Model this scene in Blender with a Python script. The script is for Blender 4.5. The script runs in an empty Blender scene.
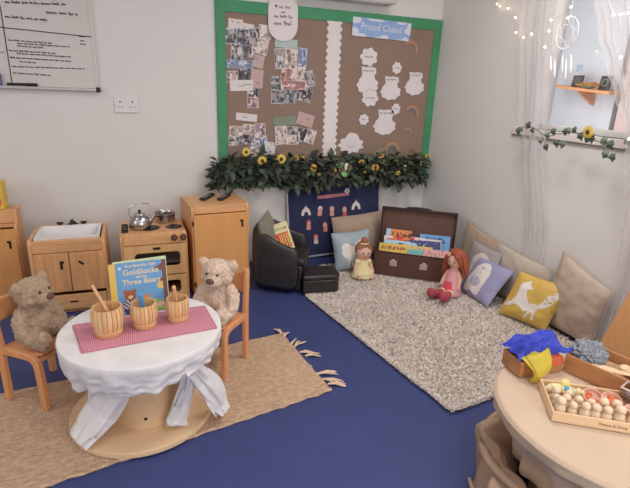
import bpy, bmesh, math, random
from mathutils import Matrix, Vector, noise
random.seed(7)
R = math.radians
PI = math.pi
SC = bpy.context.scene
COL = SC.collection

# ------------------------------------------------------------------ camera
CAM_H, FPX, PITCH, YAW, ROLL = 1.4, 476.0, R(18.1), R(21.0), R(2.2)
FW = Vector((math.sin(YAW)*math.cos(PITCH), math.cos(YAW)*math.cos(PITCH), -math.sin(PITCH)))
_r0 = Vector((math.cos(YAW), -math.sin(YAW), 0)); _u0 = _r0.cross(FW)
RT = _r0*math.cos(ROLL) + _u0*math.sin(ROLL)
UP = -_r0*math.sin(ROLL) + _u0*math.cos(ROLL)
EYE = Vector((0, 0, CAM_H))
cd = bpy.data.cameras.new('camera'); cam = bpy.data.objects.new('camera', cd); COL.objects.link(cam)
cd.sensor_width = 36; cd.sensor_fit = 'HORIZONTAL'; cd.lens = FPX/630*36; cd.clip_start = .02
cam.matrix_world = Matrix(((RT.x, UP.x, -FW.x, 0), (RT.y, UP.y, -FW.y, 0), (RT.z, UP.z, -FW.z, CAM_H), (0, 0, 0, 1)))
SC.camera = cam

YW, XR = 3.69, 2.46          # back wall plane, right wall plane
KS = XR/2.40                 # wall sizes measured at 2.40 m, carried to the wall's distance
def ks(v): return v*KS
def kz(z): return CAM_H+(z-CAM_H)*KS

def ray(px, py): return FW + RT*(px-315)/FPX - UP*(py-244)/FPX
def onz(px, py, z=0.0):
    d = ray(px, py); return EYE + d*((z-CAM_H)/d.z)
def ony(px, py, y):
    d = ray(px, py); return EYE + d*(y/d.y)
def onx(px, py, x):
    d = ray(px, py); return EYE + d*(x/d.x)
def wa(px, py, off=0.0):      # point measured on the back wall
    return ony(px, py, YW-off)
def wr(px, py, off=0.0):      # point measured on the right wall
    return onx(px, py, XR-off)

# ------------------------------------------------------------------ materials
GAIN = 1.8
def lin(c):
    c /= 255.0
    return c/12.92 if c <= .04045 else ((c+.055)/1.055)**2.4
def alb(rgb, g=None):
    g = GAIN if g is None else g
    v = [lin(c)*g for c in rgb]; k = min(1, .84/max(v)); l = .2126*v[0]+.7152*v[1]+.0722*v[2]
    return tuple((x*.88+l*.12)*k for x in v)
MATS = {}
def mat(name, rgb, rough=.65, var=.10, scale=14, bump=0.0, bscale=60, metal=0.0, spec=.35, g=None, stretch=None, emit=None, sheen=0, rgb2=None, coat=0):
    if name in MATS: return MATS[name]
    m = bpy.data.materials.new(name); m.use_nodes = True
    nt = m.node_tree; N = nt.nodes; L = nt.links
    b = N['Principled BSDF']
    c = alb(rgb, g)
    b.inputs['Roughness'].default_value = rough
    b.inputs['Metallic'].default_value = metal
    b.inputs['Specular IOR Level'].default_value = spec
    if sheen: b.inputs['Sheen Weight'].default_value = sheen
    if coat: b.inputs['Coat Weight'].default_value = coat
    tc = N.new('ShaderNodeTexCoord'); mp = N.new('ShaderNodeMapping')
    L.new(tc.outputs['Object'], mp.inputs['Vector'])
    if stretch: mp.inputs['Scale'].default_value = stretch
    nz = N.new('ShaderNodeTexNoise'); nz.inputs['Scale'].default_value = scale; nz.inputs['Detail'].default_value = 5
    L.new(mp.outputs['Vector'], nz.inputs['Vector'])
    cr = N.new('ShaderNodeValToRGB')
    c2 = alb(rgb2, g) if rgb2 else tuple(min(.9, x*(1+var)) for x in c)
    c1 = c if rgb2 else tuple(x*(1-var) for x in c)
    cr.color_ramp.elements[0].position = .32; cr.color_ramp.elements[1].position = .68
    cr.color_ramp.elements[0].color = (*c1, 1); cr.color_ramp.elements[1].color = (*c2, 1)
    L.new(nz.outputs['Fac'], cr.inputs['Fac']); L.new(cr.outputs['Color'], b.inputs['Base Color'])
    if bump:
        n2 = N.new('ShaderNodeTexNoise'); n2.inputs['Scale'].default_value = bscale; n2.inputs['Detail'].default_value = 3
        L.new(mp.outputs['Vector'], n2.inputs['Vector'])
        bp = N.new('ShaderNodeBump'); bp.inputs['Strength'].default_value = bump; bp.inputs['Distance'].default_value = .01
        L.new(n2.outputs['Fac'], bp.inputs['Height']); L.new(bp.outputs['Normal'], b.inputs['Normal'])
    if emit:
        b.inputs['Emission Color'].default_value = (*[lin(x) for x in emit[0]], 1); b.inputs['Emission Strength'].default_value = emit[1]
    MATS[name] = m
    return m
def wood(name, rgb, dark=.72, axis='x', rough=.42, g=None, fine=1.0, light=1.08):
    st = {'x': (1.2, 16, 16), 'y': (16, 1.2, 16), 'z': (16, 16, 1.2)}[axis]
    c = tuple(v for v in rgb)
    m = mat(name, tuple(255*((v/255)**1)*(1 if False else 1) for v in c), rough=rough, scale=2.2*fine, stretch=st, g=g, bump=.06, bscale=6)
    cr = [n for n in m.node_tree.nodes if n.type == 'VALTORGB'][0]
    a = alb(rgb, g)
    cr.color_ramp.elements[0].color = (*[x*dark for x in a], 1); cr.color_ramp.elements[1].color = (*[min(.88, x*light) for x in a], 1)
    return m
def fabric(name, rgb, g=None, weave=260, strength=.25, rough=.9, rgb2=None, var=.07, sheen=.15):
    if name in MATS: return MATS[name]
    m = mat(name, rgb, rough=rough, var=var, scale=9, g=g, spec=.15, sheen=sheen, rgb2=rgb2, bump=strength, bscale=weave)
    return m
def sheer(name, rgb, alpha=.5):
    m = mat(name, rgb, rough=.9, var=.03, spec=.1)
    nt = m.node_tree; N = nt.nodes; L = nt.links
    b = N['Principled BSDF']; out = N['Material Output']
    tr = N.new('ShaderNodeBsdfTranslucent'); tr.inputs['Color'].default_value = (.8, .78, .77, 1)
    tp = N.new('ShaderNodeBsdfTransparent')
    mx = N.new('ShaderNodeMixShader'); mx.inputs[0].default_value = .35
    L.new(b.outputs[0], mx.inputs[1]); L.new(tr.outputs[0], mx.inputs[2])
    m2 = N.new('ShaderNodeMixShader'); m2.inputs[0].default_value = alpha
    L.new(tp.outputs[0], m2.inputs[1]); L.new(mx.outputs[0], m2.inputs[2]); L.new(m2.outputs[0], out.inputs['Surface'])
    return m
def glassy(name, tint=(.95, .96, .97), refl=.06, rough=.02):
    if name in MATS: return MATS[name]
    m = bpy.data.materials.new(name); m.use_nodes = True
    nt = m.node_tree; N = nt.nodes; L = nt.links; N.remove(N['Principled BSDF'])
    tp = N.new('ShaderNodeBsdfTransparent'); tp.inputs[0].default_value = (*tint, 1)
    gl = N.new('ShaderNodeBsdfGlossy'); gl.inputs['Roughness'].default_value = rough
    mx = N.new('ShaderNodeMixShader'); mx.inputs[0].default_value = refl
    L.new(tp.outputs[0], mx.inputs[1]); L.new(gl.outputs[0], mx.inputs[2]); L.new(mx.outputs[0], N['Material Output'].inputs['Surface'])
    MATS[name] = m
    return m

# ------------------------------------------------------------------ mesh builder
class MB:
    def __init__(s): s.v = []; s.f = []; s.mi = []; s.M = Matrix()
    def at(s, x=0, y=0, z=0, rz=0, rx=0, ry=0, M=None):
        s.M = (M.copy() if M is not None else Matrix()) @ Matrix.Translation((x, y, z)) @ Matrix.Rotation(rz, 4, "Z") @ Matrix.Rotation(ry, 4, "Y") @ Matrix.Rotation(rx, 4, "X"); return s
    def add(s, vs, fs, mi=0):
        o = len(s.v)
        s.v.extend([tuple(s.M @ Vector(p)) for p in vs])
        for i, f in enumerate(fs):
            s.f.append(tuple(o+k for k in f)); s.mi.append(mi[i] if isinstance(mi, list) else mi)
        return s
    def box(s, x0, x1, y0, y1, z0, z1, mi=0):
        vs = [(x, y, z) for z in (z0, z1) for y in (y0, y1) for x in (x0, x1)]
        return s.add(vs, [(0, 2, 3, 1), (4, 5, 7, 6), (0, 1, 5, 4), (2, 6, 7, 3), (0, 4, 6, 2), (1, 3, 7, 5)], mi)
    def lathe(s, prof, n=28, mi=0, c=(0, 0, 0), sx=1, sy=1):
        vs = []; fs = []
        for r, z in prof:
            for k in range(n):
                a = 2*PI*k/n; vs.append((c[0]+r*math.cos(a)*sx, c[1]+r*math.sin(a)*sy, c[2]+z))
        for i in range(len(prof)-1):
            for k in range(n):
                k2 = (k+1) % n; fs.append((i*n+k, i*n+k2, (i+1)*n+k2, (i+1)*n+k))
        if prof[0][0] > 1e-5: fs.append(tuple(range(n-1, -1, -1)))
        if prof[-1][0] > 1e-5: fs.append(tuple((len(prof)-1)*n+k for k in range(n)))
        return s.add(vs, fs, mi)
    def tube(s, pts, rad, n=8, mi=0, closed=False, flat=1.0):
        pts = [Vector(p) for p in pts]; m = len(pts)
        rs = rad if isinstance(rad, (list, tuple)) else [rad]*m
        vs = []; fs = []; prev = None
        for i, p in enumerate(pts):
            if closed: t = pts[(i+1) % m]-pts[i-1]
            else: t = pts[min(i+1, m-1)]-pts[max(i-1, 0)]
            t = t.normalized() if t.length > 1e-9 else Vector((0, 0, 1))
            if prev is None:
                a = Vector((0, 0, 1)) if abs(t.z) < .9 else Vector((1, 0, 0)); u = t.cross(a).normalized()
            else:
                u = prev - t*prev.dot(t)
                u = u.normalized() if u.length > 1e-6 else t.orthogonal().normalized()
            prev = u; w = t.cross(u)
            for k in range(n):
                a = 2*PI*k/n; vs.append(tuple(p + u*math.cos(a)*rs[i] + w*math.sin(a)*rs[i]*flat))
        rng = m if closed else m-1
        for i in range(rng):
            j = (i+1) % m
            for k in range(n):
                k2 = (k+1) % n; fs.append((i*n+k, i*n+k2, j*n+k2, j*n+k))
        if not closed:
            fs.append(tuple(range(n-1, -1, -1))); fs.append(tuple((m-1)*n+k for k in range(n)))
        return s.add(vs, fs, mi)
    def ell(s, c, r, n=18, m=12, mi=0, rot=None):
        c = Vector(c); vs = [tuple(c + (rot @ Vector((0, 0, -r[2])) if rot else Vector((0, 0, -r[2]))))]
        for i in range(1, m):
            a = PI*i/m - PI/2
            for k in range(n):
                b = 2*PI*k/n; p = Vector((r[0]*math.cos(a)*math.cos(b), r[1]*math.cos(a)*math.sin(b), r[2]*math.sin(a)))
                vs.append(tuple(c + (rot @ p if rot else p)))
        p = Vector((0, 0, r[2])); vs.append(tuple(c + (rot @ p if rot else p)))
        fs = [(0, 1+(k+1) % n, 1+k) for k in range(n)]
        for i in range(m-2):
            for k in range(n):
                k2 = (k+1) % n; a = 1+i*n; fs.append((a+k, a+k2, a+n+k2, a+n+k))
        t = len(vs)-1; a = 1+(m-2)*n
        fs += [(a+k, a+(k+1) % n, t) for k in range(n)]
        return s.add(vs, fs, mi)
    def prism(s, poly, z0, z1, mi=0, top=None):          # polygon in local xy pulled from z0 to z1
        n = len(poly); vs = [(x, y, z0) for x, y in poly] + [(x, y, z1) for x, y in poly]
        fs = [tuple(range(n-1, -1, -1)), tuple(range(n, 2*n))] + [(k, (k+1) % n, n+(k+1) % n, n+k) for k in range(n)]
        mm = [mi, mi if top is None else top] + [mi]*n
        return s.add(vs, fs, mm)
    def surf(s, fn, nu, nv, paint=None, closed_u=False, mi=0):
        vs = [tuple(fn(i/nu, j/nv)) for j in range(nv+1) for i in range(nu if closed_u else nu+1)]
        w = nu if closed_u else nu+1; fs = []; ms = []
        for j in range(nv):
            for i in range(nu):
                i2 = (i+1) % w if closed_u else i+1
                fs.append((j*w+i, j*w+i2, (j+1)*w+i2, (j+1)*w+i)); ms.append(paint((i+.5)/nu, (j+.5)/nv) if paint else mi)
        return s.add(vs, fs, ms)
    def panel(s, w, h, t, paint, nu, nv, mi=0):          # upright painted board: x across, z up, front face towards -y, centred
        x0, z0 = -w/2, -h/2
        s.surf(lambda u, v: (x0+w*u, -t/2, z0+h*v), nu, nv, paint)
        vs = [(x, y, z) for z in (z0, z0+h) for y in (-t/2, t/2) for x in (x0, x0+w)]
        return s.add(vs, [(0, 2, 3, 1), (4, 5, 7, 6), (2, 6, 7, 3), (0, 4, 6, 2), (1, 3, 7, 5)], mi)

def obj(name, mb, mats, parent=None, smooth=True, loc=None, bevel=0, M=None, ang=40, seg=2, label=None, subd=0, solid=0):
    me = bpy.data.meshes.new(name); me.from_pydata(mb.v, [], mb.f); me.validate()
    if not isinstance(mats, (list, tuple)): mats = [mats]
    for m in mats: me.materials.append(m)
    if len(me.polygons) == len(mb.mi): me.polygons.foreach_set('material_index', mb.mi)
    bm = bmesh.new(); bm.from_mesh(me); bmesh.ops.recalc_face_normals(bm, faces=bm.faces); bm.to_mesh(me); bm.free()
    if smooth:
        me.polygons.foreach_set('use_smooth', [True]*len(me.polygons)); me.set_sharp_from_angle(angle=R(ang))
    me.update()
    o = bpy.data.objects.new(name, me); COL.objects.link(o)
    if parent is not None: o.parent = parent
    if M is not None: o.matrix_local = M
    elif loc is not None: o.location = loc
    if solid:
        sm = o.modifiers.new('thickness', 'SOLIDIFY'); sm.thickness = solid; sm.offset = 0
    if bevel:
        b = o.modifiers.new('bevel', 'BEVEL'); b.width = bevel; b.segments = seg; b.limit_method = 'ANGLE'; b.angle_limit = R(35)
    if subd:
        b = o.modifiers.new('subdivision', 'SUBSURF'); b.levels = subd; b.render_levels = subd
    if label: o['label'] = label
    return o
def tag(o, label, cat, group=None, kind=None):
    o['label'] = label; o['category'] = cat
    if group: o['group'] = group
    if kind: o['kind'] = kind
    return o
def thing(name, label, cat, loc=(0, 0, 0), rz=0, group=None, M=None):
    o = bpy.data.objects.new(name, None); COL.objects.link(o); o.empty_display_size = .05
    if M is not None: o.matrix_world = M
    else: o.location = loc; o.rotation_euler = (0, 0, rz)
    return tag(o, label, cat, group)
def struct(name, mb, m, smooth=False, bevel=0, parent=None):
    o = obj(name, mb, m, parent, smooth=smooth, bevel=bevel)
    if parent is None: o['kind'] = 'structure'
    return o
def dup(root, M=None, label=None, group=None):
    r = root.copy(); COL.objects.link(r)
    if M is not None: r.matrix_world = M
    if label: r['label'] = label
    if group: r['group'] = group
    for ch in list(root.children):
        c = ch.copy(); COL.objects.link(c); c.parent = r
        for g in ch.children:
            d = g.copy(); COL.objects.link(d); d.parent = c
    return r
def TRS(loc, rz=0, rx=0, ry=0):
    return Matrix.Translation(loc) @ Matrix.Rotation(rz, 4, 'Z') @ Matrix.Rotation(ry, 4, 'Y') @ Matrix.Rotation(rx, 4, 'X')
def frame(o, x, z):           # orthonormal frame: x across, z up the face, -y out of it
    x = Vector(x).normalized(); z = Vector(z); z = (z - x*z.dot(x)).normalized(); y = z.cross(x)
    return Matrix(((x.x, y.x, z.x, o[0]), (x.y, y.y, z.y, o[1]), (x.z, y.z, z.z, o[2]), (0, 0, 0, 1)))
def inpoly(x, y, p):
    r = False; j = len(p)-1
    for i in range(len(p)):
        if (p[i][1] > y) != (p[j][1] > y) and x < (p[j][0]-p[i][0])*(y-p[i][1])/(p[j][1]-p[i][1])+p[i][0]: r = not r
        j = i
    return r
def inel(x, y, cx, cy, rx, ry): return ((x-cx)/rx)**2+((y-cy)/ry)**2 < 1
def realize(o):               # bake the modifiers into the mesh
    dg = bpy.context.evaluated_depsgraph_get(); dg.update()
    me = bpy.data.meshes.new_from_object(o.evaluated_get(dg), depsgraph=dg)
    o.modifiers.clear(); o.data = me; return o
def fuse(name, mb, m, voxel, parent=None, fur=0.0, fscale=60, smooth_it=6, label=None, disp2=0):
    """melt overlapping lumps into ONE continuous skin; optional fur-like roughness"""
    o = obj(name, mb, m, None)
    r = o.modifiers.new('r', 'REMESH'); r.mode = 'VOXEL'; r.voxel_size = voxel; r.use_smooth_shade = True
    s = o.modifiers.new('s', 'SMOOTH'); s.factor = .5; s.iterations = smooth_it
    realize(o)
    me = o.data
    if fur:
        ns = [(v.co.copy(), v.normal.copy()) for v in me.vertices]
        for v, (c, n) in zip(me.vertices, ns):
            d = noise.noise(c*fscale)*.6+noise.noise(c*fscale*2.3)*.5
            v.co = c+n*d*fur
    me.polygons.foreach_set('use_smooth', [True]*len(me.polygons)); me.update()
    if parent is not None: o.parent = parent
    if label: o['label'] = label
    return o
def text(name, s, size, m, parent=None, M=None, ext=.0006, align='CENTER', bold=0, shear=0):
    c = bpy.data.curves.new(name, 'FONT'); c.body = s; c.size = size; c.align_x = align; c.align_y = 'CENTER'; c.extrude = ext; c.offset = bold; c.shear = shear; c.resolution_u = 3
    o = bpy.data.objects.new(name, c); COL.objects.link(o)
    dg = bpy.context.evaluated_depsgraph_get(); dg.update()
    me = bpy.data.meshes.new_from_object(o.evaluated_get(dg), depsgraph=dg)
    bpy.data.objects.remove(o); bpy.data.curves.remove(c)
    me.name = name; me.materials.clear(); me.materials.append(m)
    o = bpy.data.objects.new(name, me); COL.objects.link(o)
    if parent is not None: o.parent = parent
    # text lies in xy; stand it up so it reads on a face looking towards -y
    o.matrix_local = (M if M is not None else Matrix()) @ Matrix.Rotation(PI/2, 4, 'X')
    return o
def cushion(mb, w, h, t, n=40, paint=None, wr_=.004, seed=0, pinch=.07):
    """pillow standing in xz plane, front towards -y, centred; front painted, back index 0"""
    def shp(u, v, sgn):
        a, b = 2*u-1, 2*v-1
        px = pinch*(1-a*a)*abs(b)**3; pz = pinch*(1-b*b)*abs(a)**3
        x = a*w/2*(1-pinch*(1-b*b)*.9*abs(a)); z = b*h/2*(1-pinch*(1-a*a)*.9*abs(b))
        e = max(0, (1-abs(a)**2.4))*max(0, (1-abs(b)**2.4))
        y = t/2*e**.55
        k = Vector((x*9+seed, z*9, seed*3.1))
        y += wr_*(noise.noise(k)+.6*noise.noise(k*2.3))*min(1, e*3)
        return (x, sgn*y, z)
    mb.surf(lambda u, v: shp(u, v, -1), n, n, paint)
    mb.surf(lambda u, v: shp(u, v, 1), 24, 24)
    return mb

# ------------------------------------------------------------------ shared materials
W_WALL = mat('wall_paint', (179, 175.5, 172), rough=.75, var=.012, scale=3, bump=.03, bscale=180)
W_CEIL = mat('ceiling_paint', (186, 183, 180), rough=.9, var=.02)
M_FLOOR = mat('blue_vinyl', (45, 54, 97), rough=.5, var=.05, scale=5, bump=.03, bscale=300, spec=.3)
M_WHITE = mat('white_plastic', (190, 184, 182), rough=.35, var=.02)
M_BLACK = mat('black_plastic', (30, 28, 28), rough=.4, var=.1)
M_STEEL = mat('polished_steel', (140, 138, 137), rough=.24, var=.04, metal=1.0, g=1.9)
M_PINE = wood('honey_pine', (184, 132, 80), axis='z', dark=.80)
M_PINEX = wood('honey_pine_across', (190, 140, 88), axis='x', dark=.80)
M_PINEY = wood('honey_pine_deep', (190, 140, 88), axis='y', dark=.82)
M_BIRCH = wood('birch_ply', (200, 152, 92), axis='z', dark=.90, light=1.04)
M_FRONT = wood('caramel_board', (192, 134, 68), axis='z', dark=.94, light=1.04, fine=.6)
M_BEECH = wood('beech', (190, 130, 78), axis='z', dark=.88)
M_DARK = mat('painted_hollow_shade', (38, 28, 22), rough=.9)  # dark colour stands in for the shade inside the finger slots
M_INNER = mat('oven_inside', (112, 100, 92), rough=.8)
M_PAPER = mat('white_paper', (186, 178, 176), rough=.8, var=.02)

# ================================================================== SETTING
XL, YF, ZC = -2.7, -1.7, 2.62
WY0, WY1, WZ0, WZ1 = ks(0.9), ks(2.475), kz(1.205), 2.18           # window opening in the right wall
struct('floor', MB().box(XL-.1, XR+.12, YF-.1, YW+.1, -.08, 0), M_FLOOR)
struct('ceiling', MB().box(XL-.1, XR+.12, YF-.1, YW+.1, ZC, ZC+.08), W_CEIL)
struct('wall_back', MB().box(XL-.1, XR+.12, YW, YW+.1, 0, ZC), W_WALL)
struct('wall_left', MB().box(XL-.1, XL, YF, YW, 0, ZC), W_WALL)
struct('wall_front', MB().box(XL-.1, XR+.12, YF-.1, YF, 0, ZC), W_WALL)
m = MB()
m.box(XR, XR+.12, YF, WY0, 0, ZC).box(XR, XR+.12, WY1, YW, 0, ZC).box(XR, XR+.12, WY0, WY1, 0, WZ0).box(XR, XR+.12, WY0, WY1, WZ1, ZC)
struct('wall_right', m, W_WALL)
M_FRAME = mat('window_gloss_white', (196, 192, 190), rough=.3, var=.02)
m = MB()
m.box(XR-.012, XR+.13, WY1-.035, WY1+.03, WZ0-.01, WZ1+.04)
m.box(XR+.03, XR+.09, WY1-.075, WY1-.03, WZ0, WZ1)
m.box(XR-.012, XR+.13, WY0-.03, WY0+.035, WZ0-.01, WZ1+.04)
m.box(XR+.03, XR+.09, WY0+.03, WY0+.075, WZ0, WZ1)
m.box(XR-.012, XR+.13, WY0, WY1, WZ1-.03, WZ1+.04)
m.box(XR+.03, XR+.09, WY0+.05, WY1-.05, WZ0, WZ0+.035)
win = struct('window_1', m, M_FRAME, bevel=.003)
obj('glass_pane', MB().box(XR+.055, XR+.06, WY0+.06, WY1-.06, WZ0+.03, WZ1-.02), glassy('window_glass', refl=.05), win, smooth=False)
M_SILL = mat('sill_paint', (186, 178, 172), rough=.5, var=.03)
struct('trim_1', MB().box(XR-.014, XR+.13, .8, ks(2.615), kz(1.158), kz(1.205)), M_SILL, bevel=.004)
struct('sill_shadow_strip', MB().box(XR-.011, XR+.0, .8, ks(2.61), kz(1.150), kz(1.158)), mat('sill_shadow_tone', (96, 88, 84), rough=.8))  # dark strip standing in for the shadow line under the sill
# the room seen through the inner window
W_BEY = mat('bright_white_paint', (192, 193, 196), rough=.7, var=.01)
XB = 3.9
struct('wall_beyond', MB().box(XB, XB+.08, 0, 5.2, 0, ZC).box(XR+.12, XB, 5.2, 5.28, 0, ZC).box(XR+.12, XB, -.08, 0, 0, ZC), W_BEY)
struct('floor_beyond', MB().box(XR+.12, XB, 0, 5.2, -.08, 0), M_FLOOR)
struct('ceiling_beyond', MB().box(XR+.12, XB, 0, 5.2, ZC, ZC+.08), W_CEIL)
struct('wall_outer', MB().box(XR+.12, XR+.2, YW+.1, 5.2, 0, ZC), W_BEY)
# pinkish door standing ajar in the room beyond
M_DOOR = mat('dusty_pink_door', (176, 152, 144), rough=.5, var=.03)
m = MB(); m.box(XB-.06, XB-.002, 2.1, 3.02, .0, 2.05)
door = struct('door_1', m, M_DOOR, bevel=.003)
obj('door_edge', MB().box(XB-.07, XB-.002, 3.02, 3.055, 0, 2.05), mat('dark_door_edge', (92, 84, 82), rough=.6), door, smooth=False)
obj('transom', MB().box(XB-.075, XB-.06, 2.14, 2.98, 1.80, 1.98), mat('grey_transom', (150, 144, 142), rough=.6), door, smooth=False)

# ceiling lamps (above the frame) : unseen area lights
def lamp(name, x, y, w, h, p, col, z=ZC-.02):
    l = bpy.data.lights.new(name, 'AREA'); l.shape = 'RECTANGLE'; l.size = w; l.size_y = h; l.energy = p; l.color = col
    o = bpy.data.objects.new(name, l); COL.objects.link(o); o.location = (x, y, z); return o
WARM = (1.0, .96, .925)
for x, y, p in ((-1.3, .3, 5), (1.0, .2, 16), (-1.3, 2.2, 4), (1.6, 1.8, 22)):
    lamp('ceiling_panel_lamp', x, y, .6, .6, p, WARM)
l = lamp('added_fill_lamp', XR+.16, 2.9, 1.5, 1.6, 20, (.98, .985, 1.0), 1.5); l.rotation_euler = (R(90), 0, R(-90))  # added lamp hidden behind the right wall to brighten the room beyond
# added fill lamps behind the camera; the front wall has no windows
for x, p in ((-.9, 6), (1.2, 31)):
    l = lamp('added_fill_lamp', x, YF+.03, 1.3, 1.3, p, (.97, .98, 1.0), 1.55); l.rotation_euler = (R(90), 0, 0)
l = lamp('added_fill_lamp', XL+.03, 1.2, 1.4, 1.0, 12, (.98, .985, 1.0), 1.75); l.rotation_euler = (R(90), 0, R(-90))  # added fill lamp at the windowless left wall to lift the right wall
w = bpy.data.worlds.new('world'); SC.world = w; w.use_nodes = True
w.node_tree.nodes['Background'].inputs[0].default_value = (.9, .9, 1, 1); w.node_tree.nodes['Background'].inputs[1].default_value = .05

# ------------------------------------------------------------------ air conditioner above the board
t = thing('air_conditioner', 'white wall air conditioner above the brown display board', 'air conditioner', (1.575, YW, 2.026))
m = MB()
prof = [(-.001, 0), (-.17, .0), (-.2, .03), (-.21, .09), (-.2, .25), (-.17, .28), (-.001, .28)]
m.surf(lambda u, v: (-.36+.72*u, prof[min(6, round(v*6))][0], prof[min(6, round(v*6))][1]), 1, 6)
for sx in (-.36, .36): m.add([(sx, a, b) for a, b in prof], [tuple(range(7))])
m.add([(-.36, -.001, 0), (.36, -.001, 0), (.36, -.001, .28), (-.36, -.001, .28)], [(0, 1, 2, 3)])
obj('casing', m, M_WHITE, t, bevel=.006)
obj('louver', MB().box(-.33, .33, -.165, -.06, -.006, .0), mat('ac_louver', (160, 154, 150), rough=.5), t, bevel=.003)

# ================================================================== DISPLAY BOARD
M_GREEN = mat('green_border_card', (46, 116, 76), rough=.6, var=.06, scale=6)
M_KRAFT = mat('kraft_paper', (116, 95, 82), rough=.85, var=.05, scale=5)
bx0, bx1, bz0, bz1 = ks(.585), ks(2.398), kz(.648), kz(1.955)
board = thing('display_board', 'large brown paper display board with a bright green border on the back wall', 'notice board', ((bx0+bx1)/2, YW, bz0))
W_, H_ = bx1-bx0, bz1-bz0
obj('backing', MB().box(-W_/2+.02, W_/2-.02, -.016, -.003, .02, H_-.02), M_KRAFT, board, smooth=False)
b_ = .068
m = MB(); m.box(-W_/2, -W_/2+b_, -.024, -.002, 0, H_).box(W_/2-b_, W_/2, -.024, -.002, 0, H_).box(-W_/2+b_, W_/2-b_, -.024, -.002, 0, b_).box(-W_/2+b_, W_/2-b_, -.024, -.002, H_-b_-.012, H_)
obj('border', m, M_GREEN, board, smooth=False, bevel=.002)
# scalloped white strip down the middle
cx = (wa(334, 20).x); zt = wa(334, 18).z; zb = wa(333, 156).z
poly = []; n = 20; dz = (zt-zb)/n
for k in range(n*6+1):
    z = zt-(zt-zb)*k/(n*6); poly.append((.045+.019*abs(math.sin(PI*k/6)), z))
poly2 = [(-x, z) for x, z in reversed(poly)]
m = MB(); m.at(0, 0, 0, rx=PI/2); m.prism([(x, z-zb) for x, z in poly+poly2], .018, .022)
o = obj('scalloped_strip', m, M_PAPER, None, smooth=False, loc=(cx, YW, zb)); tag(o, 'long white scalloped paper strip running down the middle of the brown board', 'paper strip')

# pinned photographs -------------------------------------------------
PAL = {
 'grey': [(120, 116, 118), (84, 82, 88), (168, 162, 160), (60, 58, 62), (140, 130, 126)],
 'pale': [(176, 160, 152), (150, 134, 124), (186, 176, 172), (104, 92, 90), (120, 112, 112)],
 'dark': [(62, 58, 64), (92, 86, 92), (130, 122, 122), (42, 40, 46), (168, 160, 158)],
 'pink': [(172, 156, 150), (158, 130, 126), (190, 176, 170), (108, 80, 84), (120, 112, 124)],
 'blue': [(92, 102, 132), (72, 82, 110), (140, 146, 170), (110, 112, 130), (170, 168, 172)],
 'red': [(136, 84, 82), (160, 116, 112), (186, 160, 154), (110, 62, 64), (120, 96, 96)],
 'mint': [(148, 162, 158), (138, 152, 148), (176, 182, 178), (124, 140, 138), (140, 150, 150)],
 'green': [(118, 124, 106), (104, 112, 94), (140, 146, 120), (120, 110, 90), (104, 112, 96)],
 'white': [(182, 174, 172), (176, 168, 166), (190, 184, 182), (164, 156, 156), (120, 116, 116)],
 'teal': [(56, 76, 82), (90, 96, 100), (130, 124, 124), (48, 48, 54), (150, 140, 136)]}
for k, cs in PAL.items():
    for i, c in enumerate(cs): mat('print_%s_%s' % (k, 'abcde'[i]), c, rough=.45, var=.03)
TONEW = dict(grey='grey', pale='pale beige', dark='dark', pink='pink', blue='blue', red='red', mint='mint', green='green', white='white', teal='dark teal')
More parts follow.
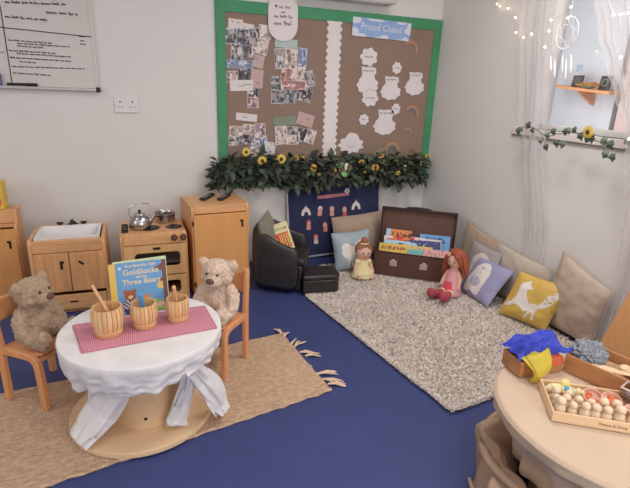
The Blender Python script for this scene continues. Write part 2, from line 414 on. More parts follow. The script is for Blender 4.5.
PH = [  # px box, tone, tilt, plain?, label
 (228.5, 19, 243, 30, 'white', -3, 1, 'white note card at top left corner of the upper left photo cluster'),
 (240, 23.5, 254, 31, 'white', -6, 1, 'greyish caption slip right of the white note card, upper left cluster'),
 (225, 28, 237, 44, 'grey', 3, 0, 'grey photo at far left edge of the upper left cluster, under the note card'),
 (237, 29, 250, 45, 'dark', -4, 0, 'dark photo under the greyish caption slip in the upper left cluster'),
 (249, 28, 260, 43, 'grey', 8, 0, 'grey tilted photo second from right in top row of upper left cluster'),
 (259, 25, 271, 39, 'pale', -5, 0, 'pale photo at top right of the upper left cluster beside the round sign'),
 (231, 43, 243, 61, 'grey', -2, 0, 'light grey photo just above the blue strip, upper left cluster'),
 (243, 42, 254, 58, 'dark', 5, 0, 'dark photo in the centre of the upper left cluster'),
 (253, 38, 268, 54, 'pale', -14, 0, 'beige tilted photo right of centre in the upper left cluster'),
 (227, 60, 253, 68.5, 'blue', 1, 0, 'wide blue photo strip across the bottom of the upper left cluster'),
 (253.5, 55, 264, 68, 'pink', -12, 1, 'pink tilted card right of the wide blue strip'),
 (226, 71, 240, 82, 'pink', 4, 0, 'pinkish photo at far left just below the wide blue strip'),
 (238, 67, 251, 81, 'dark', -2, 0, 'dark photo with a bright patch just below the wide blue strip'),
 (251, 69.5, 263, 88, 'pink', -5, 1, 'tall pale pink sheet right of the dark photo below the blue strip'),
 (230, 80, 253, 91, 'white', 3, 1, 'wide white sheet with faint print below the blue strip photos'),
 (247, 88, 258.5, 98, 'dark', -3, 0, 'small dark photo hanging below the wide white sheet'),
 (247.5, 97, 258.5, 108, 'pink', 2, 0, 'lowest photo of the upper left cluster with pink and white patches'),
 (275, 39, 297.5, 48, 'mint', -1, 1, 'mint green caption card under the round white sign'),
 (274.5, 48.5, 286, 69, 'grey', 4, 0, 'grey photo directly under the left end of the mint caption card'),
 (285, 49, 297, 69, 'pale', -3, 0, 'beige and dark photo under the right end of the mint caption card'),
 (296, 48, 307, 69, 'blue', -3, 0, 'blue and pink photo right of the beige one under the mint card'),
 (281, 68, 294, 83, 'red', -8, 0, 'dark red tilted photo in the middle of the upper right cluster'),
 (293, 67, 305, 82, 'pale', 3, 0, 'beige photo right of the dark red tilted photo'),
 (304, 71, 314, 87, 'grey', 14, 0, 'grey tilted photo at the right edge of the upper right cluster'),
 (281, 81, 306, 89.5, 'red', 1, 0, 'wide red strip across the middle of the upper right cluster'),
 (271, 76, 282, 91, 'teal', 2, 0, 'dark teal photo at far left of the upper right cluster beside the red strip'),
 (271.5, 90, 284.5, 104, 'grey', -1, 0, 'grey photo at bottom left of the upper right cluster'),
 (284, 89, 296.5, 103.5, 'teal', 1, 0, 'dark teal photo directly under the wide red strip'),
 (297.5, 87, 312, 102, 'dark', -12, 0, 'dark tilted photo at bottom right of the upper right cluster'),
 (236, 113.5, 257, 121, 'white', -5, 1, 'narrow white caption strip above the lower left cluster'),
 (229.5, 126, 244, 136.5, 'pale', -2, 0, 'pale photo at top left of the lower left cluster'),
 (243, 124.5, 256, 135.5, 'pink', -4, 0, 'pink photo in the top middle of the lower left cluster'),
 (255, 123.5, 265.5, 138, 'pink', 2, 0, 'tall pink photo at top right of the lower left cluster'),
 (228.5, 136, 243, 145.5, 'grey', 5, 0, 'grey photo at bottom left of the lower left cluster'),
 (242, 134.5, 254, 145, 'dark', -3, 0, 'dark photo in the centre of the lower left cluster'),
 (251, 136.5, 267.5, 147.5, 'blue', 6, 0, 'sky blue photo in the lower left cluster'),
 (250, 146, 264, 156, 'pale', 4, 0, 'pale photo under the sky blue one just above the sunflowers'),
 (263.5, 142, 275, 156, 'white', -8, 0, 'whitish tilted photo at bottom right of the lower left cluster'),
 (273.5, 116.5, 296, 125.5, 'green', 5, 1, 'green caption strip above the lower right cluster'),
 (297, 113.5, 313.5, 126, 'pink', -16, 1, 'plain pink tilted card at the top of the lower right cluster'),
 (275.5, 126, 287, 144.5, 'pink', 4, 0, 'tall pink and white photo at left of the lower right cluster'),
 (287, 126.5, 297.5, 135.5, 'grey', -3, 0, 'grey photo under the right end of the green caption strip'),
 (287, 135, 298.5, 144.5, 'pale', 1, 0, 'beige photo at bottom middle of the lower right cluster'),
 (297, 128, 307, 142, 'dark', -6, 0, 'dark photo under the plain pink tilted card'),
 (305.5, 129.5, 315, 143.5, 'pale', -18, 0, 'pale tilted photo at the right edge of the lower right cluster'),
]
for i, (x0, y0, x1, y1, tone, tilt, plain, lab) in enumerate(PH):
    c = wa((x0+x1)/2, (y0+y1)/2, .02); w_ = (wa(x1, (y0+y1)/2).x - wa(x0, (y0+y1)/2).x); h_ = wa((x0+x1)/2, y0).z - wa((x0+x1)/2, y1).z
    rr = random.Random(i*13+5)
    blobs = [(rr.random(), rr.random(), rr.uniform(.05, .2), rr.uniform(.06, .26), rr.randrange(5)) for _ in range(5 if plain else 34)]
    if plain: blobs = [(rr.uniform(.2, .8), rr.uniform(.25, .75), rr.uniform(.1, .25), .05, 4) for _ in range(2)]
    def paint(u, v):
        r = 1 if plain else 0
        if not plain and (u < .03 or u > .97 or v < .03 or v > .97): return 2
        for bx, by, rx, ry, k in blobs:
            if inel(u, v, bx, by, rx, ry): r = k
        return r
    m = MB(); m.panel(w_, h_, .0016, paint, 26, 24)
    o = obj('pinned_card' if plain else 'pinned_photo', m, [MATS['print_%s_%s' % (tone, q)] for q in 'abcde'], None, smooth=False,
            M=Matrix.Translation((c.x, YW-.0172-.0014*(i % 5), c.z)) @ Matrix.Rotation(R(-tilt), 4, 'Y'))
    tag(o, lab, 'card' if plain else 'photo', 'photos and cards pinned on the left half of the brown board')

# round-cornered white sign -----------------------------------------
c = wa(282, 18); t = thing('hanging_sign', 'white rounded sign with handwriting pinned over the green top border', 'sign', (c.x, YW-.026, c.z))
def rrect(w, h, r, n=6):
    p = []
    for (sx, sy, a0) in ((1, 1, 0), (-1, 1, 90), (-1, -1, 180), (1, -1, 270)):
        for k in range(n+1):
            a = R(a0+90*k/n); p.append((sx*(w/2-r)+r*math.cos(a), sy*(h/2-r)+r*math.sin(a)))
    return p
m = MB(); m.at(0, 0, 0, rx=PI/2).prism(rrect(.225, .32, .105), 0, .006); obj('plaque', m, M_PAPER, t, smooth=False, bevel=.0015)
M_INK = mat('grey_ink', (92, 84, 86), rough=.8, var=.02, g=1.0)
M_INK2 = mat('pale_ink', (120, 112, 114), rough=.8, var=.02, g=1.0)
def scribble(mb, x, z, length, size, seed, y=0, slope=0, wgt=.0016):
    """one line of loose joined handwriting: looping strokes with word gaps"""
    rr = random.Random(seed); p = x
    while p < x+length-size*.6:
        wl = min(rr.uniform(2.2, 5.5)*size*.62, x+length-p); pts = []; q = 0; k = 0; asc = rr.choice((1.0, 1.5, 1.0))
        while q < wl:
            ph = k*PI/2.5; up_ = asc if int(ph/(2*PI)) % 3 == 0 else rr.choice((.75, .8, 1.0))
            pts.append((p+q+.12*size*math.cos(ph), y, z+slope*(p+q-x)+(.5-.5*math.cos(ph))*size*.72*up_-(.35*size if rr.random() < .06 else 0))); q += size*.105; k += 1
        if len(pts) > 1: mb.tube(pts, wgt, 4)
        p += wl+size*.55
m = MB(); scribble(m, -.035, .06, .09, .022, 1, -.0065); scribble(m, -.015, .03, .03, .014, 2, -.0065)
obj('lettering', m, M_INK2, t, smooth=False)
m = MB(); scribble(m, -.072, -.005, .15, .02, 3, -.0065, .04); scribble(m, -.072, -.055, .14, .032, 4, -.0065, .03, .0024)
obj('lettering', m, M_INK, t, smooth=False)
m = MB(); m.at(0, 0, 0, rx=PI/2).prism([((.013 if k % 2 == 0 else .006)*math.sin(PI*k/5)-.055, (.013 if k % 2 == 0 else .006)*math.cos(PI*k/5)+.072) for k in range(10)], .006, .0075)
obj('star', m, M_INK, t, smooth=False)

# sky banner -----------------------------------------------------------
c = (wa(351, 18)+wa(407, 41)+wa(412, 22)+wa(350, 37))/4
M_SKYB = mat('banner_sky', (112, 138, 178), rough=.5, var=.06, scale=8); M_CLD = mat('banner_cloud', (184, 186, 194), rough=.5, var=.02)
t = thing('sky_banner', 'blue cloud-print banner reading Proud Cloud at top of the board', 'banner', M=Matrix.Translation((c.x, YW-.0248, c.z)) @ Matrix.Rotation(R(1.2), 4, 'Y'))
clb = [(.05, .88, .09, .22), (.02, .25, .09, .22), (.12, .06, .12, .12), (.38, .98, .15, .12), (.55, .04, .07, .17), (.5, 0, .13, .09), (.83, .98, .09, .12), (.98, .66, .05, .34), (.93, .52, .04, .14), (.92, .04, .05, .16), (.88, 0, .1, .08)]
def paint(u, v): return 1 if any(inel(u, v, *q) for q in clb) else 0
m = MB(); m.panel(.515, .135, .002, paint, 90, 30); obj('card', m, [M_SKYB, M_CLD], t, smooth=False)
text('lettering', 'Proud Cloud', .070, mat('banner_letter', (178, 186, 198), rough=.5), t, Matrix.Translation((-.005, -.002, .006)), bold=.0008)

# paper clouds ----------------------------------------------------------
M_CP = mat('cloud_card', (180, 172, 172), rough=.8, var=.03, scale=20); M_CO = mat('cloud_outline', (96, 86, 82), rough=.8)
def cloud_poly(w, h, seed, lumps=8):
    rr = random.Random(seed); p = []
    for k in range(72):
        a = 2*PI*k/72; r = .80+.22*abs(math.sin(lumps*a/2+seed)); p.append((w*r*math.cos(a), h*r*math.sin(a)))
    return p
def pot_poly(w, h):
    p = [(-.66*w, .97*h), (-.2*w, .92*h), (.2*w, .97*h), (.66*w, .9*h), (.74*w, .55*h), (.58*w, .36*h)]
    for k in range(61):
        a = R(46-272*k/60); rr = .88+.13*abs(math.sin(4.5*a)); p.append((w*rr*math.cos(a), -.33*h+.70*h*rr*math.sin(a)))
    p += [(-.56*w, .38*h)]
    return p
CL = [(369, 57, 9, 8, 0, 'white scalloped paper cloud at the top under the blue banner'),
      (397, 68, 5, 5.2, 0, 'tiny white cloud below right of the blue banner'),
      (368, 80.5, 11, 12, 1, 'tall-necked white cloud shape below the topmost paper cloud'),
      (391, 88, 10.5, 10, 1, 'middle one of the row of three necked white clouds'),
      (415, 83.5, 10, 9.6, 1, 'necked white cloud nearest the green right border'),
      (370, 98, 8.5, 7.6, 0, 'small white cloud touching the tall-necked one above it'),
      (364, 119.5, 5.2, 5, 0, 'tiny white cloud left of the lone necked cloud'),
      (396, 109, 4.6, 5, 0, 'tiny white cloud just right above the lone necked cloud'),
      (385, 122, 11.5, 11, 1, 'lone necked white cloud beside the larger rainbow'),
      (351, 145, 13, 9.5, 2, 'large smiling white cloud just above the garland')]
for i, (px, py, w_, h_, kind, lab) in enumerate(CL):
    c = wa(px, py, .02); s = (wa(px+5, py).x-wa(px-5, py).x)/10; w2, h2 = w_*s, h_*s*1.02
    t = thing('paper_cloud', lab, 'paper cloud', (c.x, YW-.0175-(.003 if i == 5 else 0), c.z), group='white paper clouds on the board')
    if kind == 1: P = pot_poly(w2, h2)
    elif kind == 2:
        P = cloud_poly(w2, h2*.8, 3, 9); P = [(x, z+max(0, .45*h2*math.exp(-((x-.1*w2)/(.45*w2))**2))*(z > 0)) for x, z in P]
    else: P = cloud_poly(w2, h2, i, 7)
    m = MB(); m.at(0, 0, 0, rx=PI/2).prism(P, 0, .002); obj('cut_out', m, M_CP, t, smooth=False)
    m = MB(); m.tube([(x*.99, -.002, z*.99) for x, z in P], .0011, 4, closed=True); obj('outline', m, M_CO, t, smooth=False)
    m = MB()
    if kind == 2:
        m.tube([(-.028+.056*k/8, -.0025, -.004-.014*math.sin(PI*k/8)) for k in range(9)], .0018, 4)
        m.tube([(-.026, -.0025, .024), (-.018, -.0025, .027)], .002, 4); m.tube([(.02, -.0025, .027), (.028, -.0025, .024)], .002, 4)
        obj('smile', m, M_CO, t, smooth=False)
    elif kind == 1:
        scribble(m, -.5*w2, .62*h2, 1.0*w2, .016, i, -.0025, 0, .0012); obj('writing', m, M_INK2, t, smooth=False)
    else:
        scribble(m, -.45*w2, -.05*h2, .9*w2, .012, i, -.0025, 0, .0011); obj('writing', m, M_INK2, t, smooth=False)
# rainbows
RBW = [mat('rainbow_red', (160, 104, 88), g=1.25), mat('rainbow_orange', (174, 132, 98), g=1.25), mat('rainbow_green', (126, 122, 100), g=1.25), mat('rainbow_blue', (106, 100, 104), g=1.25)]
for px, py, r, a0, a1, n, lab in ((410, 50, 9, -20, 140, 2, 'thin faded rainbow arc in the top right of the board'), (411.5, 114, 8.5, -18, 150, 4, 'larger paper rainbow near the green right border'),
                            (407, 133, 5.4, 0, 160, 3, 'smallest paper rainbow, under the larger one'), (392, 151, 9, 5, 175, 4, 'paper rainbow partly hidden by the garland')):
    c = wa(px, py, .02); s = (wa(px+5, py).x-wa(px-5, py).x)/10
    t = thing('paper_rainbow', lab, 'rainbow', (c.x, YW-.018, c.z), group='paper rainbows on the board')
    for k in range(n):
        ro = r*s*(1-.17*k); ri = r*s*(1-.17*(k+1)); P = []
        for q in range(15): a = R(a0+(a1-a0)*q/14); P.append((ro*math.cos(a), ro*math.sin(a)))
        for q in range(14, -1, -1): a = R(a0+(a1-a0)*q/14); P.append((ri*math.cos(a), ri*math.sin(a)))
        m = MB(); m.at(0, 0, 0, rx=PI/2).prism(P, 0, .002+.0002*k); obj('band', m, RBW[k], t, smooth=False)

# ================================================================== GARLAND
t = thing('leaf_garland', 'long dark green leafy garland with sunflowers along the bottom of the board', 'garland', (1.525, YW-.07, .722))
M_LEAF = [mat('leaf_dark', (48, 56, 48), rough=.55, var=.25, scale=30, g=1.35), mat('leaf_mid', (70, 84, 64), rough=.5, var=.25, scale=30, g=1.35), mat('leaf_olive', (84, 80, 66), rough=.6, var=.2, scale=30, g=1.35)]
rr = random.Random(11)
def leaf(mb, p, d, up_, L, Wd, mi):
    d = d.normalized(); s_ = d.cross(up_).normalized(); u = s_.cross(d)
    prof = ((0, 0), (.25, .8), (.5, 1), (.75, .62), (1, 0))
    vs = []; fs = []
    for q, ww in prof:
        c = p+d*L*q-u*L*.25*q*q
        vs += [tuple(c+s_*Wd*.5*ww+u*Wd*.14*ww), tuple(c), tuple(c-s_*Wd*.5*ww+u*Wd*.14*ww)]
    for k in range(4):
        fs += [(3*k, 3*k+1, 3*k+4, 3*k+3), (3*k+1, 3*k+2, 3*k+5, 3*k+4)]
    mb.add(vs, fs, mi)
m = MB(); x = -.93
for k in range(1300):
    q = rr.random(); X = -.98+1.83*q
    hz = .112 if -.93 < X < .93 else .095
    Z = rr.uniform(-1, 1); Z = Z*hz + .052 + .016*math.sin(X*7)
    p = Vector((X, rr.uniform(-.07, .02), Z*1.0))
    d = Vector((rr.uniform(-1, 1), rr.uniform(-1, -.05), rr.uniform(-1, .8)))
    L = rr.uniform(.05, .10)
    q1 = p+d.normalized()*L
    if q1.y > .05 or q1.x > .915: continue
    leaf(m, p, d, Vector((rr.uniform(-.4, .4), -.6, 1)), L, L*rr.uniform(.45, .7), rr.choice((0, 0, 0, 1, 1, 2)))
for k in range(16):     # pointed sprays at the left end
    p = Vector((-.96, -.03, rr.uniform(-.07, .06))); leaf(m, p, Vector((-1, rr.uniform(-.5, 0), rr.uniform(-.5, .5))), Vector((0, -.5, 1)), rr.uniform(.05, .1), .04, rr.choice((0, 1)))
obj('foliage', m, M_LEAF, t, smooth=False)
m = MB(); m.tube([(-.96+1.85*k/30, -.01, .01*math.sin(k*1.3)) for k in range(31)], .006, 6); obj('stem', m, M_LEAF[2], t)
M_SUN = mat('sunflower_yellow', (212, 184, 60), rough=.6, var=.1, scale=60); M_SUNO = mat('sunflower_amber', (214, 160, 50), rough=.6, var=.12, scale=60); M_SEED = mat('sunflower_seed', (70, 44, 24), rough=.9, var=.2)
def flower(parent, loc, r, tilt=0, yaw=0, mt=None, n=14):
    M = Matrix.Translation(loc) @ Matrix.Rotation(yaw, 4, 'Z') @ Matrix.Rotation(tilt, 4, 'X')
    m = MB()
    for ring, (ra, off, yy) in enumerate(((1, 0, 0), (.82, .5, -.004))):
        for k in range(n):
            a = 2*PI*(k+off)/n; d = Vector((math.cos(a), -.22, math.sin(a))); s_ = Vector((-math.sin(a), 0, math.cos(a)))
            vs = []; 
            for q, ww in ((.25, .10), (.55, .2), (.85, .15), (1, .02)):
                c = Vector((0, yy, 0))+Vector((d.x*q, -.25*q*(1-q), d.z*q))*r*ra
                vs += [tuple(c+s_*ww*r), tuple(c-s_*ww*r)]
            m.add(vs, [(0, 1, 3, 2), (2, 3, 5, 4), (4, 5, 7, 6)])
    f = obj('sunflower', m, mt or M_SUN, parent, smooth=False, M=M)
    m = MB(); m.ell((0, -.006, 0), (r*.36, .008, r*.36), 14, 8); obj('flower_centre', m, M_SEED, f)
    return f
for px, py, r, tilt, yaw, k in ((246, 152, .034, 0, .2, 0), (262, 160.5, .038, .2, 0, 0), (281, 159, .042, .1, 0, 0), (296.5, 157.5, .026, .2, -1.1, 0), (303, 157.5, .015, .2, -.6, 0), (313.6, 168, .034, 0, .1, 1), (333.5, 170, .03, .3, -.9, 0),
                           (361, 162, .03, .6, 0, 0), (375, 167.5, .037, 0, 0, 1), (404.5, 167.5, .026, 0, .2, 0), (398, 173, .024, .3, .1, 0), (427, 156, .024, .1, .2, 1), (421, 163, .02, 0, .3, 0), (395, 161, .026, .9, 0, 0), (319, 174.5, .014, .3, 0, 0), (365, 172, .014, .2, 0, 0)):
    p = wa(px, py, .145); flower(t, (p.x-1.525, -.078, p.z-.722), r, tilt, yaw, M_SUNO if k else M_SUN)
# two butterfly ornaments tucked in the garland
M_ORN = mat('orange_felt', (206, 128, 70), rough=.8); M_WIRE = mat('gold_green_wire', (140, 138, 84), rough=.5); M_GRN = mat('leaf_green_felt', (92, 150, 88), rough=.7); M_REDW = mat('russet_edge', (150, 92, 62), rough=.7)
p = wa(381, 156, .15); o_ = thing('butterfly_ornament', 'orange bodied butterfly ornament with green wire loop wings in the garland', 'ornament', (p.x, YW-.158, p.z))
for a, L in ((150, .07), (205, .075), (55, .075), (330, .065), (100, .06), (285, .06)):
    m = MB(); d = Vector((math.cos(R(a)), 0, math.sin(R(a)))); s_ = Vector((-d.z, 0, d.x))
    m.tube([d*L*(.5-.5*math.cos(2*PI*k/16))+s_*.026*math.sin(2*PI*k/16)*(L/.07)+Vector((0, .004*math.sin(k), 0)) for k in range(16)], .0022, 5, closed=True); obj('wing', m, M_WIRE, o_)
m = MB(); m.ell((0, -.004, 0), (.022, .008, .016), rot=Matrix.Rotation(R(-20), 3, 'Y')); obj('body', m, M_ORN, o_)
m = MB(); m.ell((-.022, -.008, -.006), (.009, .006, .008)); obj('head', m, M_PAPER, o_)
p = wa(345, 168, .15); o_ = thing('leaf_ornament', 'green and russet leaf ornament with white centre in the garland', 'ornament', (p.x, YW-.158, p.z))
for (ax, az, rx, rz_, mt) in ((-.05, .03, .032, .026, M_GRN), (.032, .0, .026, .03, M_LEAF[1]), (.0, -.045, .032, .024, M_GRN), (-.035, -.015, .02, .02, M_LEAF[1])):
    m = MB(); m.ell((ax, 0, az), (rx, .004, rz_)); w1 = obj('leaf', m, mt, o_)
    m = MB(); m.tube([(ax+rx*math.cos(2*PI*k/20), -.002, az+rz_*math.sin(2*PI*k/20)) for k in range(20)], .0028, 5, closed=True); obj('leaf_edge', m, M_REDW, w1)
m = MB(); m.ell((0, -.006, .01), (.012, .007, .03)); m.ell((.008, -.006, .03), (.014, .006, .012)); obj('white_centre', m, M_PAPER, o_)

# ================================================================== WHITEBOARD, SOCKET
M_WB = mat('whiteboard_face', (170, 162, 158), rough=.25, var=.015, spec=.4)
M_ALU = mat('aluminium_rail', (150, 144, 142), rough=.35, metal=.6)
M_PEN = mat('marker_ink', (92, 80, 84), rough=.6, g=1.0); M_PEN2 = mat('faded_marker', (96, 86, 88), rough=.6, g=1.0)
zx1, zz0 = ks(-.185), kz(1.335); WBW, WBH = 1.5, .98
t = thing('whiteboard', 'large whiteboard covered in dark handwriting above the play kitchen', 'whiteboard', (zx1-WBW/2, YW, zz0))
obj('panel', MB().box(-WBW/2+.008, WBW/2-.008, -.014, 0, .012, WBH-.01), M_WB, t, smooth=False)
m = MB(); m.box(WBW/2-.02, WBW/2, -.02, 0, .012, WBH).box(-WBW/2, -WBW/2+.02, -.02, 0, .012, WBH).box(-WBW/2, WBW/2, -.02, 0, WBH-.02, WBH)
obj('frame', m, M_WB, t, smooth=False, bevel=.002)
obj('bottom_rail', MB().box(-WBW/2, WBW/2-.015, -.045, 0, -.006, .012), M_ALU, t, bevel=.003)
obj('corner_cap', MB().box(WBW/2-.02, WBW/2+.006, -.05, 0, -.012, .02), M_BLACK, t, bevel=.005)
ox = zx1-WBW/2
def wl(px, py): p = wa(px, py, .015); return (p.x-ox, -.0155, p.z-zz0)
m = MB(); m.tube([wl(-30, 24), wl(92, 37)], .0032, 4).tube([wl(0, 5), wl(12.5, 86)], .0032, 4); obj('ruled_line', m, M_PEN, t, smooth=False)
m = MB()
for px0, px1, py0, py1, sz, sd in ((5, 66, 3, 5.5, .016, 1), (36, 57, -1, 0, .016, 14), (46, 78, 13.5, 15.5, .019, 2), (5, 48, 17.5, 21, .015, 3), (79, 86, 37, 37.5, .008, 4), (80, 86, 41, 41.5, .008, 15), (80, 86, 44.5, 45, .008, 16),
                             (8, 52, 40.5, 44, .011, 5), (17, 70, 44, 47.5, .011, 6), (17, 44, 46.5, 48.5, .011, 7), (9, 56, 51, 54, .011, 8), (17, 71, 54, 57.5, .011, 9), (10, 72, 58, 62, .011, 10), (19, 37, 62, 63.5, .010, 11),
                             (12, 85, 67, 69.5, .011, 12), (13, 51, 73.5, 76, .012, 13), (-20, 4, 52, 53, .012, 17)):
    a = wl(px0, py0); b = wl(px1, py1); m = MB(); scribble(m, a[0], a[2], b[0]-a[0], sz, sd, -.0155, (b[2]-a[2])/(b[0]-a[0]), .0014 if sz < .015 else .0018); obj('handwriting_line', m, M_PEN2, t, smooth=False)
p = wa(23, 89.5, .04); m = MB(); m.tube([(-.085, 0, 0), (.02, 0, 0), (.025, 0, 0), (.085, 0, 0)], [.008, .008, .0095, .0095], 10)
o = obj('marker_pen', m, M_BLACK, None, loc=(p.x, YW-.034, zz0+.0225)); tag(o, 'black marker pen lying on the whiteboard rail', 'pen')
p = wa(-1, 84, .04); o = obj('board_eraser', MB().box(-.045, .028, -.015, .015, 0, .07), mat('blue_eraser', (70, 96, 128), rough=.7), None, loc=(p.x-.012, YW-.033, zz0+.0135), bevel=.006); tag(o, 'blue board eraser at the far left end of the whiteboard rail', 'eraser')

p0 = wa(113.7, 96.4); p1 = wa(139, 113)
t = thing('wall_socket', 'white double wall socket below the whiteboard corner', 'socket', ((p0.x+p1.x)/2, YW, p1.z))
hw = (p1.x-p0.x)/2; hh = p0.z-p1.z
obj('plate', MB().box(-hw, hw, -.012, 0, 0, hh), M_WHITE, t, bevel=.004)
for s in (-1, 1):
    m = MB(); cx = s*hw*.52
    m.box(cx-.004, cx+.004, -.0128, -.0118, hh*.62, hh*.62+.014).box(cx-.016, cx-.008, -.0128, -.0118, hh*.34, hh*.34+.006).box(cx+.008, cx+.016, -.0128, -.0118, hh*.34, hh*.34+.006)
    obj('pin_holes', m, M_INK, t, smooth=False)
    obj('switch', MB().box(s*hw*.2-.006, s*hw*.2+.006, -.016, -.011, hh*.6, hh*.82), M_WHITE, t, bevel=.0015)
    obj('screw', MB().lathe([(0.0, 0), (.003, 0), (.003, .001), (0, .001)], 10).at(), M_ALU, t, M=Matrix.Translation((s*hw*.86, -.0125, hh*.5)) @ Matrix.Rotation(PI/2, 4, 'X'))

# ================================================================== NAVY FELT BOARD on the floor
M_NAVY = fabric('navy_felt', (40, 44, 72), weave=300, rough=.95)
M_GREYF = mat('pale_grey_edge', (150, 146, 150), rough=.6)
nb_w, nb_h = .86, .62
Mb = TRS((1.59, YW-.05, .024), 0) @ Matrix.Rotation(R(-2.6), 4, 'Y') @ Matrix.Rotation(R(-3), 4, 'X')
nb = thing('felt_board', 'navy blue felt board standing against the back wall below the garland', 'felt board', M=Mb)
obj('felt_panel', MB().box(-nb_w/2+.012, nb_w/2-.012, -.012, .004, .012, nb_h-.012), M_NAVY, nb, smooth=False)
m = MB(); m.box(-nb_w/2, -nb_w/2+.014, -.016, .008, 0, nb_h).box(nb_w/2-.014, nb_w/2, -.016, .008, 0, nb_h).box(-nb_w/2, nb_w/2, -.016, .008, 0, .014).box(-nb_w/2, nb_w/2, -.016, .008, nb_h-.014, nb_h)
obj('edging', m, M_GREYF, nb, smooth=False)
Mbi = Mb.inverted()
def onboard(px, py):
    a = Mbi @ EYE; d = Mbi.to_3x3() @ ray(px, py); k = (-.0135-a.y)/d.y; return a+d*k
M_PINKF = mat('pink_felt', (170, 104, 112), rough=.9); M_SKIN = mat('doll_skin_felt', (198, 150, 132), rough=.9)
M_HAIRS = [mat('felt_red', (176, 72, 74), rough=.9), mat('felt_orange', (190, 118, 74), rough=.9), mat('felt_pinkish', (196, 130, 124), rough=.9), mat('felt_cream', (190, 170, 160), rough=.9)]
a = onboard(317.5, 197.5); b = onboard(349, 193.8); h = .03
m = MB(); m.at(0, -.0125, 0, rx=PI/2); n = 14
m.prism([(a.x+(b.x-a.x)*k/n, a.z+(b.z-a.z)*k/n-h/2+.002*(k % 2)) for k in range(n+1)] + [(a.x+(b.x-a.x)*k/n, a.z+(b.z-a.z)*k/n+h/2-.002*(k % 2)) for k in range(n, -1, -1)], 0, .003)
o = obj('felt_strip', m, M_PINKF, None, smooth=False, M=Mb); tag(o, 'long pink felt strip near the top of the navy board', 'felt strip')
a = onboard(347, 190.8); f = thing('paper_flower', 'small white flower above the right end of the pink strip', 'flower', M=Mb @ Matrix.Translation((a.x, -.0135, a.z)))
m = MB()
for k in range(6): m.ell((.014*math.cos(PI*k/3), -.003, .014*math.sin(PI*k/3)), (.011, .003, .011), 10, 6)
obj('petals', m, M_PAPER, f); obj('flower_centre', MB().ell((0, -.006, 0), (.008, .004, .008), 10, 6), M_GRN, f)
for px, py, lab in ((306, 211.5, 'white felt castle at the left end of the row on the navy board'), (356, 205.5, 'white felt castle at the right end of the row, above the tan cushion')):
    a = onboard(px, py); c = thing('felt_castle', lab, 'felt castle', M=Mb @ Matrix.Translation((a.x, -.0125, a.z)), group='white castles on the felt board')
    m = MB(); m.at(0, 0, 0, rx=PI/2)
    P = [(-.042, -.034), (-.019, -.034)] + [(.019*math.cos(R(180-180*k/8)), -.032+.030*math.sin(R(180*k/8))) for k in range(9)] + [(.019, -.034), (.042, -.034), (.040, -.008), (.030, .016), (.014, .030), (.006, .040), (0, .046), (-.006, .040), (-.014, .030), (-.030, .016), (-.040, -.008)]
    m.prism(P, 0, .003); obj('cut_out', m, M_PAPER, c, smooth=False)
    m = MB(); m.tube([(0, -.003, .04), (0, -.003, .058)], .0018, 5); obj('flag_pole', m, M_GREYF, c)
for i, (px, py, lab) in enumerate(((320, 211, 'pale felt figure second in the top row beside the left castle'), (332, 211, 'middle felt figure of the top row under the pink strip'), (344.7, 211.5, 'small felt figure right of centre in the top row'),
                            (308.7, 225, 'red haired felt figure in the second row under the left castle'), (325.3, 227, 'orange felt figure at right in the second row beside the cushion'), (316, 239, 'lowest felt figure alone at the bottom of the navy board'))):
    a = onboard(px, py); c = thing('felt_figure', lab, 'felt figure', M=Mb @ Matrix.Translation((a.x, -.0125, a.z)) @ Matrix.Rotation(R((8, 0, -4, 3, -6, 0)[i]), 4, 'Y'), group='felt figures on the navy board')
    hc = M_HAIRS[(3, 2, 2, 0, 1, 0)[i]]; dc = M_HAIRS[(2, 2, 0, 2, 1, 3)[i]]
    m = MB(); m.at(0, 0, 0, rx=PI/2).prism([(-.013, .004), (-.020, -.020), (-.019, -.036), (-.010, -.044), (.010, -.044), (.019, -.036), (.020, -.020), (.013, .004)], 0, .0028); obj('dress', m, dc, c, smooth=False)
    m = MB(); m.ell((0, -.001, .016), (.021, .0028, .028), 14, 8); obj('hair', m, hc, c)
    m = MB(); m.ell((0, -.003, .010), (.015, .003, .018), 14, 8); obj('face', m, M_SKIN, c)

# ================================================================== RIGHT WALL DRAPES, LIGHTS, IVY
M_SHEER = sheer('sheer_voile', (206, 202, 202), .34)
def drape(rows, folds, amp, x0, nu=70, nv=40, bend=False, push=.05):
    def fn(u, v):
        z = rows[0][0]+(rows[-1][0]-rows[0][0])*v
        for a, b in zip(rows, rows[1:]):
            if a[0] >= z >= b[0]-1e-9:
                k = (a[0]-z)/(a[0]-b[0]); k = k*k*(3-2*k); yl = a[1]+(b[1]-a[1])*k; yr = a[2]+(b[2]-a[2])*k; break
        u2 = u+.035*math.sin(7*u+3*v)
        sc = min(1, abs(yl-yr)/.25)
        xo = x0 + (push*min(1, max(0, (1.1-z)/.6)) if bend else 0); am = amp*(1-.65*min(1, max(0, (1.1-z)/.6)) if bend else 1)
        return (xo - am*(.35+.65*sc)*math.sin(2*PI*folds*u2+1.2*math.sin(4*v)) - .012*math.sin(9*u+5*v), yl+(yr-yl)*u, z)
    m = MB(); m.surf(fn, nu, nv); return m
def crow(z, l, r, off):         # outline measured on the curtain's plane -> (height, left y, right y)
    a = wr(*l, off); b = wr(*r, off); return ((a.z+b.z)/2 if z is None else z, a.y, b.y)
o1 = .085
rows = [crow(None, (527, 0), (557, 0), o1), crow(None, (519, 126), (547, 128), o1), crow(None, (527, 143), (544, 143), o1), crow(None, (516, 236), (541, 240), o1)]
rows = [(2.58, rows[0][1]+.03, rows[0][2]-.02)]+rows+[(.14, rows[-1][1]+.01, rows[-1][2]-.01)]
